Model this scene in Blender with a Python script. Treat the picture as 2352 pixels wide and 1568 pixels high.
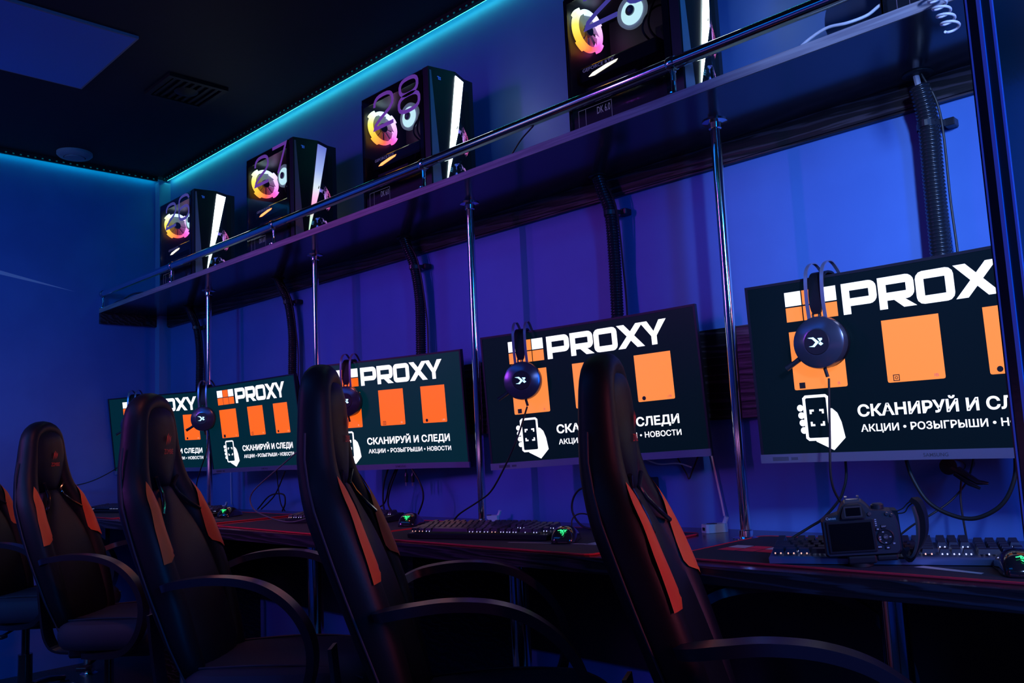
import bpy, bmesh, math, random
from mathutils import Vector, Matrix
random.seed(7)
PI = math.pi
for _o in list(bpy.data.objects): bpy.data.objects.remove(_o, do_unlink=True)
S = bpy.context.scene
COL = S.collection

# ------------------------------------------------------------------ camera
def camera():
    f, yaw, pitch, roll = 1989.68, 0.77812, 0.11641, -0.046636
    cd = bpy.data.cameras.new('camera'); co = bpy.data.objects.new('camera', cd); COL.objects.link(co)
    fw = Vector((-math.sin(yaw)*math.cos(pitch), math.cos(yaw)*math.cos(pitch), math.sin(pitch)))
    r = fw.cross(Vector((0, 0, 1))).normalized(); u = r.cross(fw)
    r2 = math.cos(roll)*r + math.sin(roll)*u; u2 = -math.sin(roll)*r + math.cos(roll)*u
    m = Matrix((r2, u2, -fw)).transposed().to_4x4(); m.translation = Vector((1.11605, -2.08723, 1.00652))
    co.matrix_world = m
    cd.sensor_width = 36; cd.lens = f/2352*36; cd.clip_start = .05
    S.camera = co
camera()

# ------------------------------------------------------------------ world, light, exposure
w = bpy.data.worlds.new('world'); S.world = w; w.use_nodes = True
w.node_tree.nodes['Background'].inputs[0].default_value = (0, 0.01, 0.05, 1)
w.node_tree.nodes['Background'].inputs[1].default_value = 0.2
S.view_settings.view_transform = 'Standard'; S.view_settings.look = 'None'
S.view_settings.exposure = 0.0; S.view_settings.gamma = 1.0; S.view_settings.use_curve_mapping = False

def area(name, loc, target, sx, sy, col, power, spread=None):
    ld = bpy.data.lights.new(name, 'AREA'); ld.shape = 'RECTANGLE'; ld.size = sx; ld.size_y = sy
    ld.color = col; ld.energy = power
    if spread: ld.spread = spread
    o = bpy.data.objects.new(name, ld); COL.objects.link(o); o.location = loc
    d = Vector(target) - Vector(loc)
    o.rotation_euler = d.to_track_quat('-Z', 'Y').to_euler()
    return o
# vertical tube lamps on the far side of the room (magenta on the left, blue on the right)
area('magenta_wall_lamp', (-2.6, -3.3, 2.25), (-2.0, 0, 1.40), .09, .8, (.58, .08, 1.0), 1.5, math.radians(52))
area('magenta_wall_lamp', (-2.1, -3.3, 2.25), (-.95, 0, 1.40), .09, .8, (.58, .08, 1.0), 2.1, math.radians(52))
area('blue_wall_lamp', (2.25, -1.75, 1.6), (0.0, 0, .9), .14, 1.2, (.0, .21, 1.0), 27)
area('periwinkle_spot', (1.75, -2.0, 1.9), (0.35, 0, 1.42), .14, .3, (.32, .50, 1.0), 4.2, math.radians(42))
area('blue_overhead_fill', (-1.3, -2.3, 2.57), (-1.3, -2.3, 0), 2.6, .5, (.0, .21, 1.0), 9)  # unseen overhead fill added for the general blue ambience
area('blue_left_fill', (-2.0, -2.9, 2.1), (-3.7, -1.0, 1.1), .4, .4, (.0, .28, 1.0), 6, math.radians(100))  # added fill without a visible source, brightens the left wall
area('rail_highlight_panel', (-3.1, -3.40, 2.0), (-3.1, 0, 2.0), 1.0, .40, (1.0, .70, 1.0), 1.6)  # unseen panel added for the pale highlight on the chrome rail
area('rail_highlight_strip', (-.4, -3.42, .95), (-.4, 0, .95), 6.2, .09, (1.0, .38, 1.0), 1.2)  # unseen strip added so the rail carries a thin pink reflection
area('pink_side_fill', (2.7, -.62, 1.55), (-1.6, -.80, .45), .12, .6, (1.0, .17, .28), 1.1, math.radians(44))  # unseen fill added to redden the chair fronts and wing inserts
area('warm_overhead_fill', (-.75, -1.25, 2.5), (-2.0, -.85, .85), .15, .15, (1.0, .22, .12), 1.3, math.radians(75))  # unseen fill from above, added to warm the inserts of the farther chairs

# ------------------------------------------------------------------ materials
M = {}
def mat(name, col, rough=.5, metal=0, em=None, es=1, coat=0, spec=.5, bump=None, alpha=None):
    m = bpy.data.materials.new(name); m.use_nodes = True; M[name] = m
    b = m.node_tree.nodes['Principled BSDF']
    b.inputs['Base Color'].default_value = (*col, 1); b.inputs['Roughness'].default_value = rough
    b.inputs['Metallic'].default_value = metal; b.inputs['Coat Weight'].default_value = coat
    b.inputs['Specular IOR Level'].default_value = spec
    if em: b.inputs['Emission Color'].default_value = (*em, 1); b.inputs['Emission Strength'].default_value = es
    nt = m.node_tree
    if bump:
        sc, st, dist = bump
        n = nt.nodes.new('ShaderNodeTexNoise'); n.inputs['Scale'].default_value = sc; n.inputs['Detail'].default_value = 5
        tc = nt.nodes.new('ShaderNodeTexCoord'); bp = nt.nodes.new('ShaderNodeBump')
        bp.inputs['Strength'].default_value = st; bp.inputs['Distance'].default_value = dist
        nt.links.new(tc.outputs['Object'], n.inputs['Vector']); nt.links.new(n.outputs['Fac'], bp.inputs['Height'])
        nt.links.new(bp.outputs['Normal'], b.inputs['Normal'])
    return m
def vary(m, c1, c2, scale, stretch=(1, 1, 1), lo=.4, hi=.6, detail=6):
    nt = m.node_tree; b = nt.nodes['Principled BSDF']
    tc = nt.nodes.new('ShaderNodeTexCoord'); mp = nt.nodes.new('ShaderNodeMapping'); mp.inputs['Scale'].default_value = stretch
    n = nt.nodes.new('ShaderNodeTexNoise'); n.inputs['Scale'].default_value = scale; n.inputs['Detail'].default_value = detail
    cr = nt.nodes.new('ShaderNodeValToRGB'); cr.color_ramp.elements[0].position = lo; cr.color_ramp.elements[1].position = hi
    cr.color_ramp.elements[0].color = (*c1, 1); cr.color_ramp.elements[1].color = (*c2, 1)
    nt.links.new(tc.outputs['Object'], mp.inputs[0]); nt.links.new(mp.outputs[0], n.inputs['Vector'])
    nt.links.new(n.outputs['Fac'], cr.inputs[0]); nt.links.new(cr.outputs[0], b.inputs['Base Color'])
def wood(name, c1, c2, rough, bstr=.35):
    m = mat(name, c1, rough)
    nt = m.node_tree; b = nt.nodes['Principled BSDF']
    tc = nt.nodes.new('ShaderNodeTexCoord'); mp = nt.nodes.new('ShaderNodeMapping'); mp.inputs['Scale'].default_value = (.55, 5, 9)
    wv = nt.nodes.new('ShaderNodeTexWave'); wv.wave_type = 'BANDS'; wv.bands_direction = 'DIAGONAL'
    wv.inputs['Scale'].default_value = 3.2; wv.inputs['Distortion'].default_value = 9; wv.inputs['Detail'].default_value = 4; wv.inputs['Detail Scale'].default_value = 1.4
    cr = nt.nodes.new('ShaderNodeValToRGB'); e = cr.color_ramp.elements
    e[0].position = .72; e[0].color = (*c1, 1); e[1].position = .95; e[1].color = (*c2, 1)
    bp = nt.nodes.new('ShaderNodeBump'); bp.inputs['Strength'].default_value = bstr; bp.inputs['Distance'].default_value = .002
    nt.links.new(tc.outputs['Object'], mp.inputs[0]); nt.links.new(mp.outputs[0], wv.inputs['Vector'])
    nt.links.new(wv.outputs['Fac'], cr.inputs[0]); nt.links.new(cr.outputs[0], b.inputs['Base Color'])
    nt.links.new(wv.outputs['Fac'], bp.inputs['Height']); nt.links.new(bp.outputs['Normal'], b.inputs['Normal'])
    return m
wallm = mat('wall_paint', (.075, .19, .57), .5, bump=(60, .08, .002)); vary(wallm, (.07, .18, .55), (.082, .205, .60), 3)
mat('ceiling_black', (.012, .013, .018), .7, bump=(14, .3, .004))
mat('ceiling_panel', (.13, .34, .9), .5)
mat('floor_dark', (.03, .03, .035), .45, bump=(120, .3, .002)); vary(M['floor_dark'], (.02, .02, .025), (.05, .05, .055), 90)
wood('black_laminate', (.012, .012, .016), (.055, .045, .065), .42, .3)
mat('shelf_top', (.4, .4, .44), .4, bump=(30, .02, .001))
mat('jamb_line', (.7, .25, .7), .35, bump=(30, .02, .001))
mat('glossy_laminate', (.035, .035, .042), .16, bump=(40, .02, .001))
mat('desk_laminate', (.03, .03, .036), .2, bump=(200, .06, .001))
mat('edge_band', (.3, .28, .33), .45); vary(M['edge_band'], (.24, .22, .28), (.36, .34, .4), 14, (.4, 6, 9))
mat('chrome', (.82, .83, .86), .09, 1, bump=(30, .01, .001))
mat('chrome_dull', (.6, .62, .66), .25, 1, bump=(30, .01, .001))
mat('plastic_black', (.014, .016, .026), .38, bump=(300, .05, .0005))
mat('plastic_gloss', (.018, .018, .022), .12, coat=.5, bump=(300, .02, .0003))
mat('rubber', (.012, .012, .014), .55, bump=(200, .1, .0005))
mat('hose', (.012, .014, .022), .26, bump=(200, .05, .0005))
mat('leather_black', (.005, .006, .011), .48, spec=.33, bump=(240, .25, .001))
mat('leather_orange', (.95, .17, .03), .45, bump=(240, .3, .001)); vary(M['leather_orange'], (.88, .15, .025), (.98, .19, .035), 6)
mat('seat_fabric', (.02, .028, .06), .75, bump=(500, .4, .001))
mat('stitch', (.03, .035, .06), .6)
mat('silver', (.30, .32, .5), .32, .6, bump=(80, .02, .0005))
mat('kb_alu', (.22, .34, .62), .3, .7, bump=(80, .02, .0005))
mat('keycap', (.028, .036, .07), .35, bump=(300, .05, .0003))
mat('white_plastic', (.75, .72, .78), .35, bump=(100, .02, .0005))
mat('lilac_sticker', (.98, .80, 1.0), .5, bump=(100, .02, .0003))
mat('mat_cloth', (.018, .022, .045), .8, bump=(900, .4, .0008))
mat('red_stitch', (.75, .02, .045), .7, bump=(600, .6, .001))
mat('print_white', (.6, .6, .65), .7, bump=(900, .3, .0004))
mat('print_red', (.95, .03, .08), .7, bump=(900, .3, .0004))
mat('print_grey', (.16, .17, .2), .5, bump=(900, .3, .0004))
mat('logo_red', (.6, .03, .02), .5, em=(.5, .02, .01), es=.12, bump=(400, .2, .0005))
mat('pipe_duct', (.15, .3, .6), .5, bump=(80, .04, .0005))
mat('vent_black', (.008, .008, .008), .6, bump=(80, .04, .0005))
mat('vent_grey', (.30, .32, .38), .5, bump=(80, .04, .0005))
mat('light_streak', (.75, .7, .9), .4, bump=(80, .04, .0005))  # pale colour standing in for a streak of light on the left wall
mat('lcd_black', (.004, .005, .007), .08, bump=(80, .005, .0003))
mat('camera_body', (.022, .028, .05), .42, bump=(700, .5, .0008))
mat('mark_grey', (.5, .52, .6), .5, bump=(80, .02, .0003))
mat('mark_dark', (.08, .08, .12), .5, bump=(80, .02, .0003))
mat('interior', (.03, .03, .04), .5, bump=(80, .05, .0005))
# things that give off light
mat('cable_grey', (.12, .12, .14), .4, bump=(100, .03, .0003))
mat('led_cyan', (.1, .6, .7), .5, em=(.05, .85, .55), es=13)
mat('led_dot', (.3, .9, 1), .5, em=(.5, .98, 1), es=6)
mat('screen_base', (.004, .005, .008), .3, spec=.22, em=(.0, .0045, .009), es=1)
mat('screen_base_glow', (.004, .005, .008), .35, spec=.25, em=(.0, .018, .030), es=1)
mat('glow_white', (.5, .5, .5), .4, em=(1, 1, 1), es=1.15)
mat('glow_orange', (.3, .08, .01), .4, em=(1.0, .14, .008), es=1.0)
mat('glow_orange_light', (.3, .1, .02), .4, em=(1.0, .27, .055), es=1.0)
mat('caption_orange', (.5, .1, .1), .4, em=(.55, .09, .09), es=1)
mat('caption_light', (.9, .3, .1), .4, em=(1.0, .38, .25), es=1)
mat('screen_dark_ink', (.01, .01, .01), .4, em=(.004, .004, .01), es=1)
mat('headset_glow', (.6, .8, 1), .3, em=(.45, .85, 1), es=1.7)
mat('mouse_glow', (.1, .8, .3), .4, em=(.03, 1, .22), es=1.6)
mat('key_glow', (.7, .7, .9), .4, em=(.55, .6, 1), es=1.1)
mat('key_glow_warm', (.9, .6, .4), .4, em=(1, .5, .35), es=1.0)
mat('gpu_slot', (1, .5, .3), .4, em=(1, .28, .06), es=4)
mat('gpu_slot_white', (1, .9, .8), .4, em=(1, .85, .6), es=3)
mat('fan_white', (.8, .9, .9), .4, em=(.55, .85, .8), es=1.6)
mat('fan_dim', (.4, .4, .5), .4, em=(.2, .26, .34), es=.55)
mat('pc_mark', (.05, .12, .5), .4, em=(.02, .1, .6), es=.5)
mat('text_dim', (.2, .2, .35), .4, em=(.12, .10, .22), es=.8)
mat('eyes_white', (.9, .9, .9), .4)

def glass():
    m = bpy.data.materials.new('tinted_glass'); m.use_nodes = True; M['glass'] = m; nt = m.node_tree; nt.nodes.clear()
    o = nt.nodes.new('ShaderNodeOutputMaterial'); mx = nt.nodes.new('ShaderNodeMixShader')
    t = nt.nodes.new('ShaderNodeBsdfTransparent'); t.inputs[0].default_value = (.78, .8, .84, 1)
    g = nt.nodes.new('ShaderNodeBsdfGlossy'); g.inputs['Roughness'].default_value = .04; g.inputs[0].default_value = (.9, .9, .9, 1)
    fr = nt.nodes.new('ShaderNodeLayerWeight'); pw = nt.nodes.new('ShaderNodeMath'); pw.operation = 'POWER'; pw.inputs[1].default_value = 5
    ma = nt.nodes.new('ShaderNodeMath'); ma.operation = 'MULTIPLY_ADD'; ma.inputs[1].default_value = .5; ma.inputs[2].default_value = .03
    nt.links.new(fr.outputs['Facing'], pw.inputs[0]); nt.links.new(pw.outputs[0], ma.inputs[0]); nt.links.new(ma.outputs[0], mx.inputs[0]); nt.links.new(t.outputs[0], mx.inputs[1]); nt.links.new(g.outputs[0], mx.inputs[2]); nt.links.new(mx.outputs[0], o.inputs[0])
glass()
def hue_ring(name, strength, rot=0.0, sat=(1, 1), white=.0):
    """light of an addressable LED fan: hue runs around the fan's own axis (object Y axis)"""
    m = bpy.data.materials.new(name); m.use_nodes = True; M[name] = m; nt = m.node_tree; b = nt.nodes['Principled BSDF']
    tc = nt.nodes.new('ShaderNodeTexCoord'); sp = nt.nodes.new('ShaderNodeSeparateXYZ'); at = nt.nodes.new('ShaderNodeMath'); at.operation = 'ARCTAN2'
    nt.links.new(tc.outputs['Object'], sp.inputs[0]); nt.links.new(sp.outputs['Z'], at.inputs[0]); nt.links.new(sp.outputs['X'], at.inputs[1])
    mr = nt.nodes.new('ShaderNodeMapRange'); mr.inputs['From Min'].default_value = -PI; mr.inputs['From Max'].default_value = PI
    cr = nt.nodes.new('ShaderNodeValToRGB'); cr.color_ramp.interpolation = 'LINEAR'
    # angle 0 = right of the fan as seen from the front, +.25 = top
    stops = [(0.0, (1, .75, .1)), (.12, (1, .45, .03)), (.25, (1, .12, .06)), (.38, (1, .1, .5)), (.5, (1, .35, .95)), (.62, (.75, .6, 1)), (.75, (.6, .85, 1)), (.86, (.75, 1, .75)), (.95, (1, .95, .35)), (1.0, (1, .75, .1))]
    e = cr.color_ramp.elements
    while len(e) < len(stops): e.new(.5)
    for k, (p, c) in enumerate(stops): e[k].position = p; e[k].color = (*c, 1)
    nt.links.new(at.outputs[0], mr.inputs['Value']); nt.links.new(mr.outputs[0], cr.inputs[0])
    nt.links.new(cr.outputs[0], b.inputs['Emission Color']); b.inputs['Emission Strength'].default_value = strength
    b.inputs['Base Color'].default_value = (.1, .1, .1, 1); b.inputs['Roughness'].default_value = .4
hue_ring('rgb_ring', 2.4); hue_ring('rgb_blades', .32)
def wedge_mat(name, stops, strength):
    m = bpy.data.materials.new(name); m.use_nodes = True; M[name] = m; nt = m.node_tree; b = nt.nodes['Principled BSDF']
    tc = nt.nodes.new('ShaderNodeTexCoord'); sp = nt.nodes.new('ShaderNodeSeparateXYZ'); mr = nt.nodes.new('ShaderNodeMapRange')
    mr.inputs['From Min'].default_value = .02; mr.inputs['From Max'].default_value = .42
    cr = nt.nodes.new('ShaderNodeValToRGB'); e = cr.color_ramp.elements
    while len(e) < len(stops): e.new(.5)
    for k, (p, c) in enumerate(stops): e[k].position = p; e[k].color = (*c, 1)
    nt.links.new(tc.outputs['Object'], sp.inputs[0]); nt.links.new(sp.outputs['Z'], mr.inputs['Value']); nt.links.new(mr.outputs[0], cr.inputs[0])
    nt.links.new(cr.outputs[0], b.inputs['Emission Color']); b.inputs['Emission Strength'].default_value = strength
    b.inputs['Base Color'].default_value = (.5, .5, .5, 1)
wedge_mat('wedge_white', [(0, (.7, 1, .95)), (1, (.85, 1, 1))], 6.0)
wedge_mat('wedge_rainbow', [(0, (.55, 1, .6)), (.2, (.7, 1, .8)), (.3, (1, .35, .6)), (.42, (1, .55, .85)), (.52, (.75, .85, .9)), (.7, (.35, .45, .85)), (1, (.1, .12, .55))], 1.0)

# ------------------------------------------------------------------ mesh helpers
class MB:
    def __init__(s): s.v = []; s.f = []
    def add(s, vs, fs):
        n = len(s.v); s.v += [tuple(v) for v in vs]; s.f += [tuple(i+n for i in f) for f in fs]; return s
    def box(s, a, b, bev=0):
        x0, y0, z0 = a; x1, y1, z1 = b
        if x0 > x1: x0, x1 = x1, x0
        if y0 > y1: y0, y1 = y1, y0
        if z0 > z1: z0, z1 = z1, z0
        if not bev:
            return s.add([(x0,y0,z0),(x1,y0,z0),(x1,y1,z0),(x0,y1,z0),(x0,y0,z1),(x1,y0,z1),(x1,y1,z1),(x0,y1,z1)],
                         [(0,3,2,1),(4,5,6,7),(0,1,5,4),(1,2,6,5),(2,3,7,6),(3,0,4,7)])
        c = bev; rings = []
        def ring(z, i):
            return [(x0+i,y0+c+0,z),(x0+c,y0+i,z),(x1-c,y0+i,z),(x1-i,y0+c,z),(x1-i,y1-c,z),(x1-c,y1-i,z),(x0+c,y1-i,z),(x0+i,y1-c,z)]
        return s.loft([ring(z0, c*.6), ring(z0+c, 0), ring(z1-c, 0), ring(z1, c*.6)])
    def loft(s, rings, caps=True, closed=True):
        n = len(rings[0]); vs = [p for r in rings for p in r]; fs = []
        for k in range(len(rings)-1):
            for i in range(n if closed else n-1):
                j = (i+1) % n; fs.append((k*n+i, k*n+j, (k+1)*n+j, (k+1)*n+i))
        if caps: fs.append(tuple(range(n-1, -1, -1))); fs.append(tuple((len(rings)-1)*n+i for i in range(n)))
        return s.add(vs, fs)
    def tube(s, pts, r, seg=10, caps=True, r2=None, ref=None):
        """sweep; r radius or list; r2 = second half axis (along ref direction) or list"""
        P = [Vector(p) for p in pts]; n = len(P)
        T = [(P[min(i+1, n-1)]-P[max(i-1, 0)]).normalized() for i in range(n)]
        R = r if isinstance(r, (list, tuple)) else [r]*n
        R2 = R if r2 is None else (r2 if isinstance(r2, (list, tuple)) else [r2]*n)
        if ref is None:
            nrm = T[0].orthogonal().normalized()
        rings = []
        for i in range(n):
            if ref is not None: nrm = Vector(ref) - T[i]*Vector(ref).dot(T[i]); nrm.normalize()
            else: nrm = (nrm - T[i]*nrm.dot(T[i])).normalized()
            b = T[i].cross(nrm)
            rings.append([P[i] + nrm*R2[i]*math.cos(2*PI*k/seg) + b*R[i]*math.sin(2*PI*k/seg) for k in range(seg)])
        return s.loft(rings, caps)
    def strap(s, pts, w, t, ref):
        """flat rectangular strap; w width along ref, t thickness"""
        P = [Vector(p) for p in pts]; n = len(P); rings = []
        for i in range(n):
            T = (P[min(i+1, n-1)]-P[max(i-1, 0)]).normalized()
            a = Vector(ref); a = (a - T*a.dot(T)).normalized(); b = T.cross(a)
            ww = w[i] if isinstance(w, (list, tuple)) else w
            rings.append([P[i]+a*ww/2+b*t/2, P[i]-a*ww/2+b*t/2, P[i]-a*ww/2-b*t/2, P[i]+a*ww/2-b*t/2])
        return s.loft(rings)
    def lathe(s, prof, seg=24, axis='z', at=(0, 0, 0)):
        rings = []
        for r, h in prof:
            rg = []
            for k in range(seg):
                a = 2*PI*k/seg; c, d = r*math.cos(a), r*math.sin(a)
                p = (c, d, h) if axis == 'z' else ((c, h, -d) if axis == 'y' else (h, c, d))
                rg.append((p[0]+at[0], p[1]+at[1], p[2]+at[2]))
            rings.append(rg)
        return s.loft(rings)
    def ring(s, prof, seg=32):
        """closed ring turned about the y axis, profile loop of (r, y)"""
        P = list(prof)+[prof[0]]
        return s.loft([[(r*math.cos(2*PI*k/seg), h, -r*math.sin(2*PI*k/seg)) for k in range(seg)] for r, h in P], caps=False)
    def poly(s, pts2, y0, y1):
        """extrude outline given in (x,z) from y0 to y1"""
        n = len(pts2)
        a = [(x, y0, z) for x, z in pts2]; b = [(x, y1, z) for x, z in pts2]
        return s.loft([a, b])
    def mesh(s, name, m, smooth=False):
        me = bpy.data.meshes.new(name); me.from_pydata(s.v, [], s.f)
        bm = bmesh.new(); bm.from_mesh(me); bmesh.ops.recalc_face_normals(bm, faces=bm.faces); bm.to_mesh(me); bm.free()
        me.materials.append(M[m] if isinstance(m, str) else m)
        if smooth:
            me.polygons.foreach_set('use_smooth', [True]*len(me.polygons))
            try: me.set_sharp_from_angle(angle=math.radians(smooth if smooth is not True else 40))
            except Exception: pass
        me.update(); return me
    def obj(s, name, m, parent=None, loc=(0, 0, 0), rot=(0, 0, 0), smooth=False, sub=0):
        return ob(name, s.mesh(name, m, smooth), parent, loc, rot, sub)
def ob(name, me, parent=None, loc=(0, 0, 0), rot=(0, 0, 0), sub=0):
    o = bpy.data.objects.new(name, me); COL.objects.link(o); o.location = loc; o.rotation_euler = rot
    if parent: o.parent = parent
    if sub:
        md = o.modifiers.new('subdivision', 'SUBSURF'); md.levels = sub; md.render_levels = sub
    return o
def tag(o, label=None, cat=None, group=None, kind=None):
    if label: o['label'] = label
    if cat: o['category'] = cat
    if group: o['group'] = group
    if kind: o['kind'] = kind
    return o
def thing(name, label, cat, loc=(0, 0, 0), rot=(0, 0, 0), group=None):
    return tag(ob(name, None, None, loc, rot), label, cat, group)
def copy_tree(o, parent=None):
    c = o.copy(); COL.objects.link(c); c.parent = parent
    for ch in list(o.children): copy_tree(ch, c)
    return c
def smoothpath(pts, n=8):
    """Catmull-Rom through the points"""
    P = [Vector(p) for p in pts]; P = [2*P[0]-P[1]] + P + [2*P[-1]-P[-2]]; out = []
    for i in range(1, len(P)-2):
        a, b, c, d = P[i-1:i+3]
        for k in range(n):
            t = k/n; out.append(.5*((2*b)+(c-a)*t+(2*a-5*b+4*c-d)*t*t+(3*b-a-3*c+d)*t**3))
    out.append(P[-2]); return out
_fc = {}
def text(name, s, m, parent, loc, rot, height, width=None, bold=0.0, align='LEFT', depth=.0004):
    """flat lettering; height = cap height in metres, width = total width; reads left to right along +X, up +Z"""
    key = (s, bold)
    if key not in _fc:
        cu = bpy.data.curves.new('lettering', 'FONT'); cu.body = s; cu.size = 1; cu.offset = bold; cu.extrude = 0; cu.resolution_u = 3
        t = bpy.data.objects.new('lettering', cu); COL.objects.link(t)
        dg = bpy.context.evaluated_depsgraph_get(); me = bpy.data.meshes.new_from_object(t.evaluated_get(dg))
        vs = [(v.co.x, v.co.y) for v in me.vertices]; fs = [tuple(p.vertices) for p in me.polygons]
        bpy.data.objects.remove(t, do_unlink=True); bpy.data.curves.remove(cu)
        _fc[key] = (vs, fs)
    vs, fs = _fc[key]
    x0 = min(v[0] for v in vs); x1 = max(v[0] for v in vs); y0 = min(0, 0); y1 = .73
    sx = height/(y1-y0); sxx = (width/(x1-x0)) if width else sx
    ox = -x0 - (0 if align == 'LEFT' else (x1-x0)/2)
    mb = MB(); n = len(vs)
    mb.add([((v[0]+ox)*sxx, 0, v[1]*sx) for v in vs], fs)
    me = bpy.data.meshes.new(name); me.from_pydata(mb.v, [], mb.f); me.materials.append(M[m]); me.update()
    return ob(name, me, parent, loc, rot)

# ------------------------------------------------------------------ room shell
XL, XR, YB, YF, H = -3.68, 3.0, 0.0, -3.45, 2.60
def structure(name, mb, m, **k):
    o = mb.obj(name, m, **k); o['kind'] = 'structure'; return o
structure('floor', MB().box((XL-.1, YF-.1, -.1), (XR+.1, YB+.1, 0)), 'floor_dark')
structure('ceiling', MB().box((XL-.1, YF-.1, H), (XR+.1, YB+.1, H+.1)), 'ceiling_black')
structure('wall_back', MB().box((XL-.1, YB, 0), (XR+.1, YB+.1, H)), 'wall_paint')
structure('wall_left', MB().box((XL-.1, YF, 0), (XL, YB, H)), 'wall_paint')
structure('wall_right', MB().box((XR, YF, 0), (XR+.1, YB, H)), 'wall_paint')
structure('wall_front', MB().box((XL-.1, YF-.1, 0), (XR+.1, YF, H)), 'wall_paint')
structure('trim_1', MB().box((XL, -.065, .0), (XL+.055, 0, H-.03)), 'pipe_duct')                       # corner duct
structure('trim_2', MB().box((XL, -.022, 1.742), (XR, 0, 1.80)).box((XL, -.016, 1.7365), (XR, 0, 1.742)), 'black_laminate')   # cleat under the shelf
structure('trim_3', MB().box((XL, -.367, 1.742), (XL+.022, -.022, 1.80)), 'black_laminate')
structure('trim_4', MB().box((XL+.3, -.02, 1.043), (XR, 0, 1.29)), 'black_laminate')                       # mounting board behind the monitors
structure('trim_5', MB().box((.934, -1.41, 0), (.951, -1.18, H)), 'desk_laminate')                         # dark jamb beside the camera
structure('trim_6', MB().box((.9355, -1.412, 0), (.9365, -1.41, H)).box((.943, -1.413, 0), (.9455, -1.41, H)).box((.951, -1.41, 0), (.9525, -1.406, H)), 'jamb_line')
structure('wall_light_streak', MB().add([(XL+.001, -.86, 1.985), (XL+.001, -.49, 1.906), (XL+.001, -.86, 1.964)], [(0, 1, 2)]), 'light_streak')  # streak of light on the wall, modelled as a pale coloured wedge
# ceiling fittings
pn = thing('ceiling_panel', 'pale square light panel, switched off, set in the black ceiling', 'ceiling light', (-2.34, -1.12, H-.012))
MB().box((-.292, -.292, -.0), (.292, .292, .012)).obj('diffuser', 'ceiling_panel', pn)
MB().box((-.3, -.3, .001), (.3, -.292, .012)).box((-.3, .292, .001), (.3, .3, .012)).box((-.3, -.292, .001), (-.292, .292, .012)).box((.292, -.292, .001), (.3, .292, .012)).obj('frame', 'vent_grey', pn)
sp = thing('ceiling_speaker', 'small round grey vent on the ceiling near the left wall', 'vent', (-3.50, -.56, H))
MB().lathe([(.085, 0), (.085, -.012), (.075, -.022), (.052, -.026), (.052, -.018), (.001, -.018)], 32).obj('rim', 'vent_grey', sp, smooth=True)
MB().lathe([(.048, -.018), (.048, -.03), (.001, -.034)], 28).obj('disc', 'vent_grey', sp, smooth=True)
vb = thing('square_vent', 'square black vent set in the middle of the dark ceiling', 'vent', (-2.40, -.47, H))
MB().box((-.13, -.13, -.014), (.13, -.11, 0)).box((-.13, .11, -.014), (.13, .13, 0)).box((-.13, -.11, -.014), (-.11, .11, 0)).box((.11, -.11, -.014), (.13, .11, 0)).obj('frame', 'vent_black', vb)
MB().lathe([(.05, -.002), (.05, -.01), (.02, -.02), (.001, -.02)], 20).obj('diffuser', 'vent_black', vb, smooth=True)
for k in range(7): MB().box((-.11, -.1+k*.031, -.010), (.11, -.088+k*.031, -.004)).obj('slat', 'vent_black', vb)
# LED strips under the ceiling edge
def led(name, label, a, b, wall, m):
    t = thing(name, label, 'led strip'); a = Vector(a); b = Vector(b); d = (b-a).normalized(); L = (b-a).length
    n = Vector(wall); up = Vector((0, 0, 1))
    def bar(o1, o2, z1, z2, s0=0, s1=L):
        vs = [a+d*s+n*o+up*z for s in (s0, s1) for (o, z) in ((o1, z1), (o2, z1), (o2, z2), (o1, z2))]
        return vs, [(0, 1, 2, 3), (7, 6, 5, 4), (0, 4, 5, 1), (1, 5, 6, 2), (2, 6, 7, 3), (3, 7, 4, 0)]
    mb = MB(); mb.add(*bar(.020, .027, -.006, 0)); mb.obj('light_tape', m, t)
    mb = MB(); mb.add(*bar(.029, .046, -.012, .012)); mb.obj('channel', 'vent_black', t)
    mb = MB(); k = .02
    while k < L-.02:
        mb.add(*bar(.0465, .049, -.008, -.003, k, k+.008)); k += .034
    o = mb.obj('diode_row', 'led_cyan_dim', t); o['kind'] = 'stuff'
    return t
mat('led_cyan_dim', (.02, .1, .12), .5, em=(.0, .10, .13), es=.6)
mat('led_cyan_weak', (.1, .6, .7), .5, em=(.0, .62, .55), es=9)
led('led_strip', 'cyan led strip glowing along the top of the long back wall', (XL+.06, 0, H-.012), (XR, 0, H-.012), (0, -1, 0), 'led_cyan')
led('led_strip', 'cyan led strip along the ceiling edge opposite the desks', (XR, YF, H-.012), (XL, YF, H-.012), (0, 1, 0), 'led_cyan')
led('led_strip', 'thin cyan led strip along the top of the left wall', (XL, -.07, H-.012), (XL, YF, H-.012), (1, 0, 0), 'led_cyan_weak')

# ------------------------------------------------------------------ shelf, rail, posts
sh = thing('wall_shelf', 'long dark wall shelf carrying the computer towers above the monitors', 'shelf', (0, 0, 1.80))
MB().box((XL+.001, -.366, 0), (XR, -.001, .025)).obj('shelf_board', 'glossy_laminate', sh)
MB().box((XL+.001, -.3675, .001), (XR, -.366, .024)).obj('front_edge', 'edge_band', sh)
MB().box((XL+.002, -.365, .025), (XR, -.001, .0256)).obj('top_laminate', 'shelf_top', sh)
rl = thing('guard_rail', 'chrome guard rail running along the front edge of the high shelf', 'rail', (0, -.352, 1.8256))
MB().tube([(XL+.02, 0, .079), (XR, 0, .079)], .016, 20).obj('rail_tube', 'chrome', rl, smooth=True)
SX = [-3.665, -2.812, -1.883, -.955, -.002, .93, 1.86]
bm_ = MB(); bm_.lathe([(.019, 0), (.019, .003), (.008, .005), (.0065, .008), (.0055, .035), (.0065, .036), (.0065, .060), (.001, .060)], 16)
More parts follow.
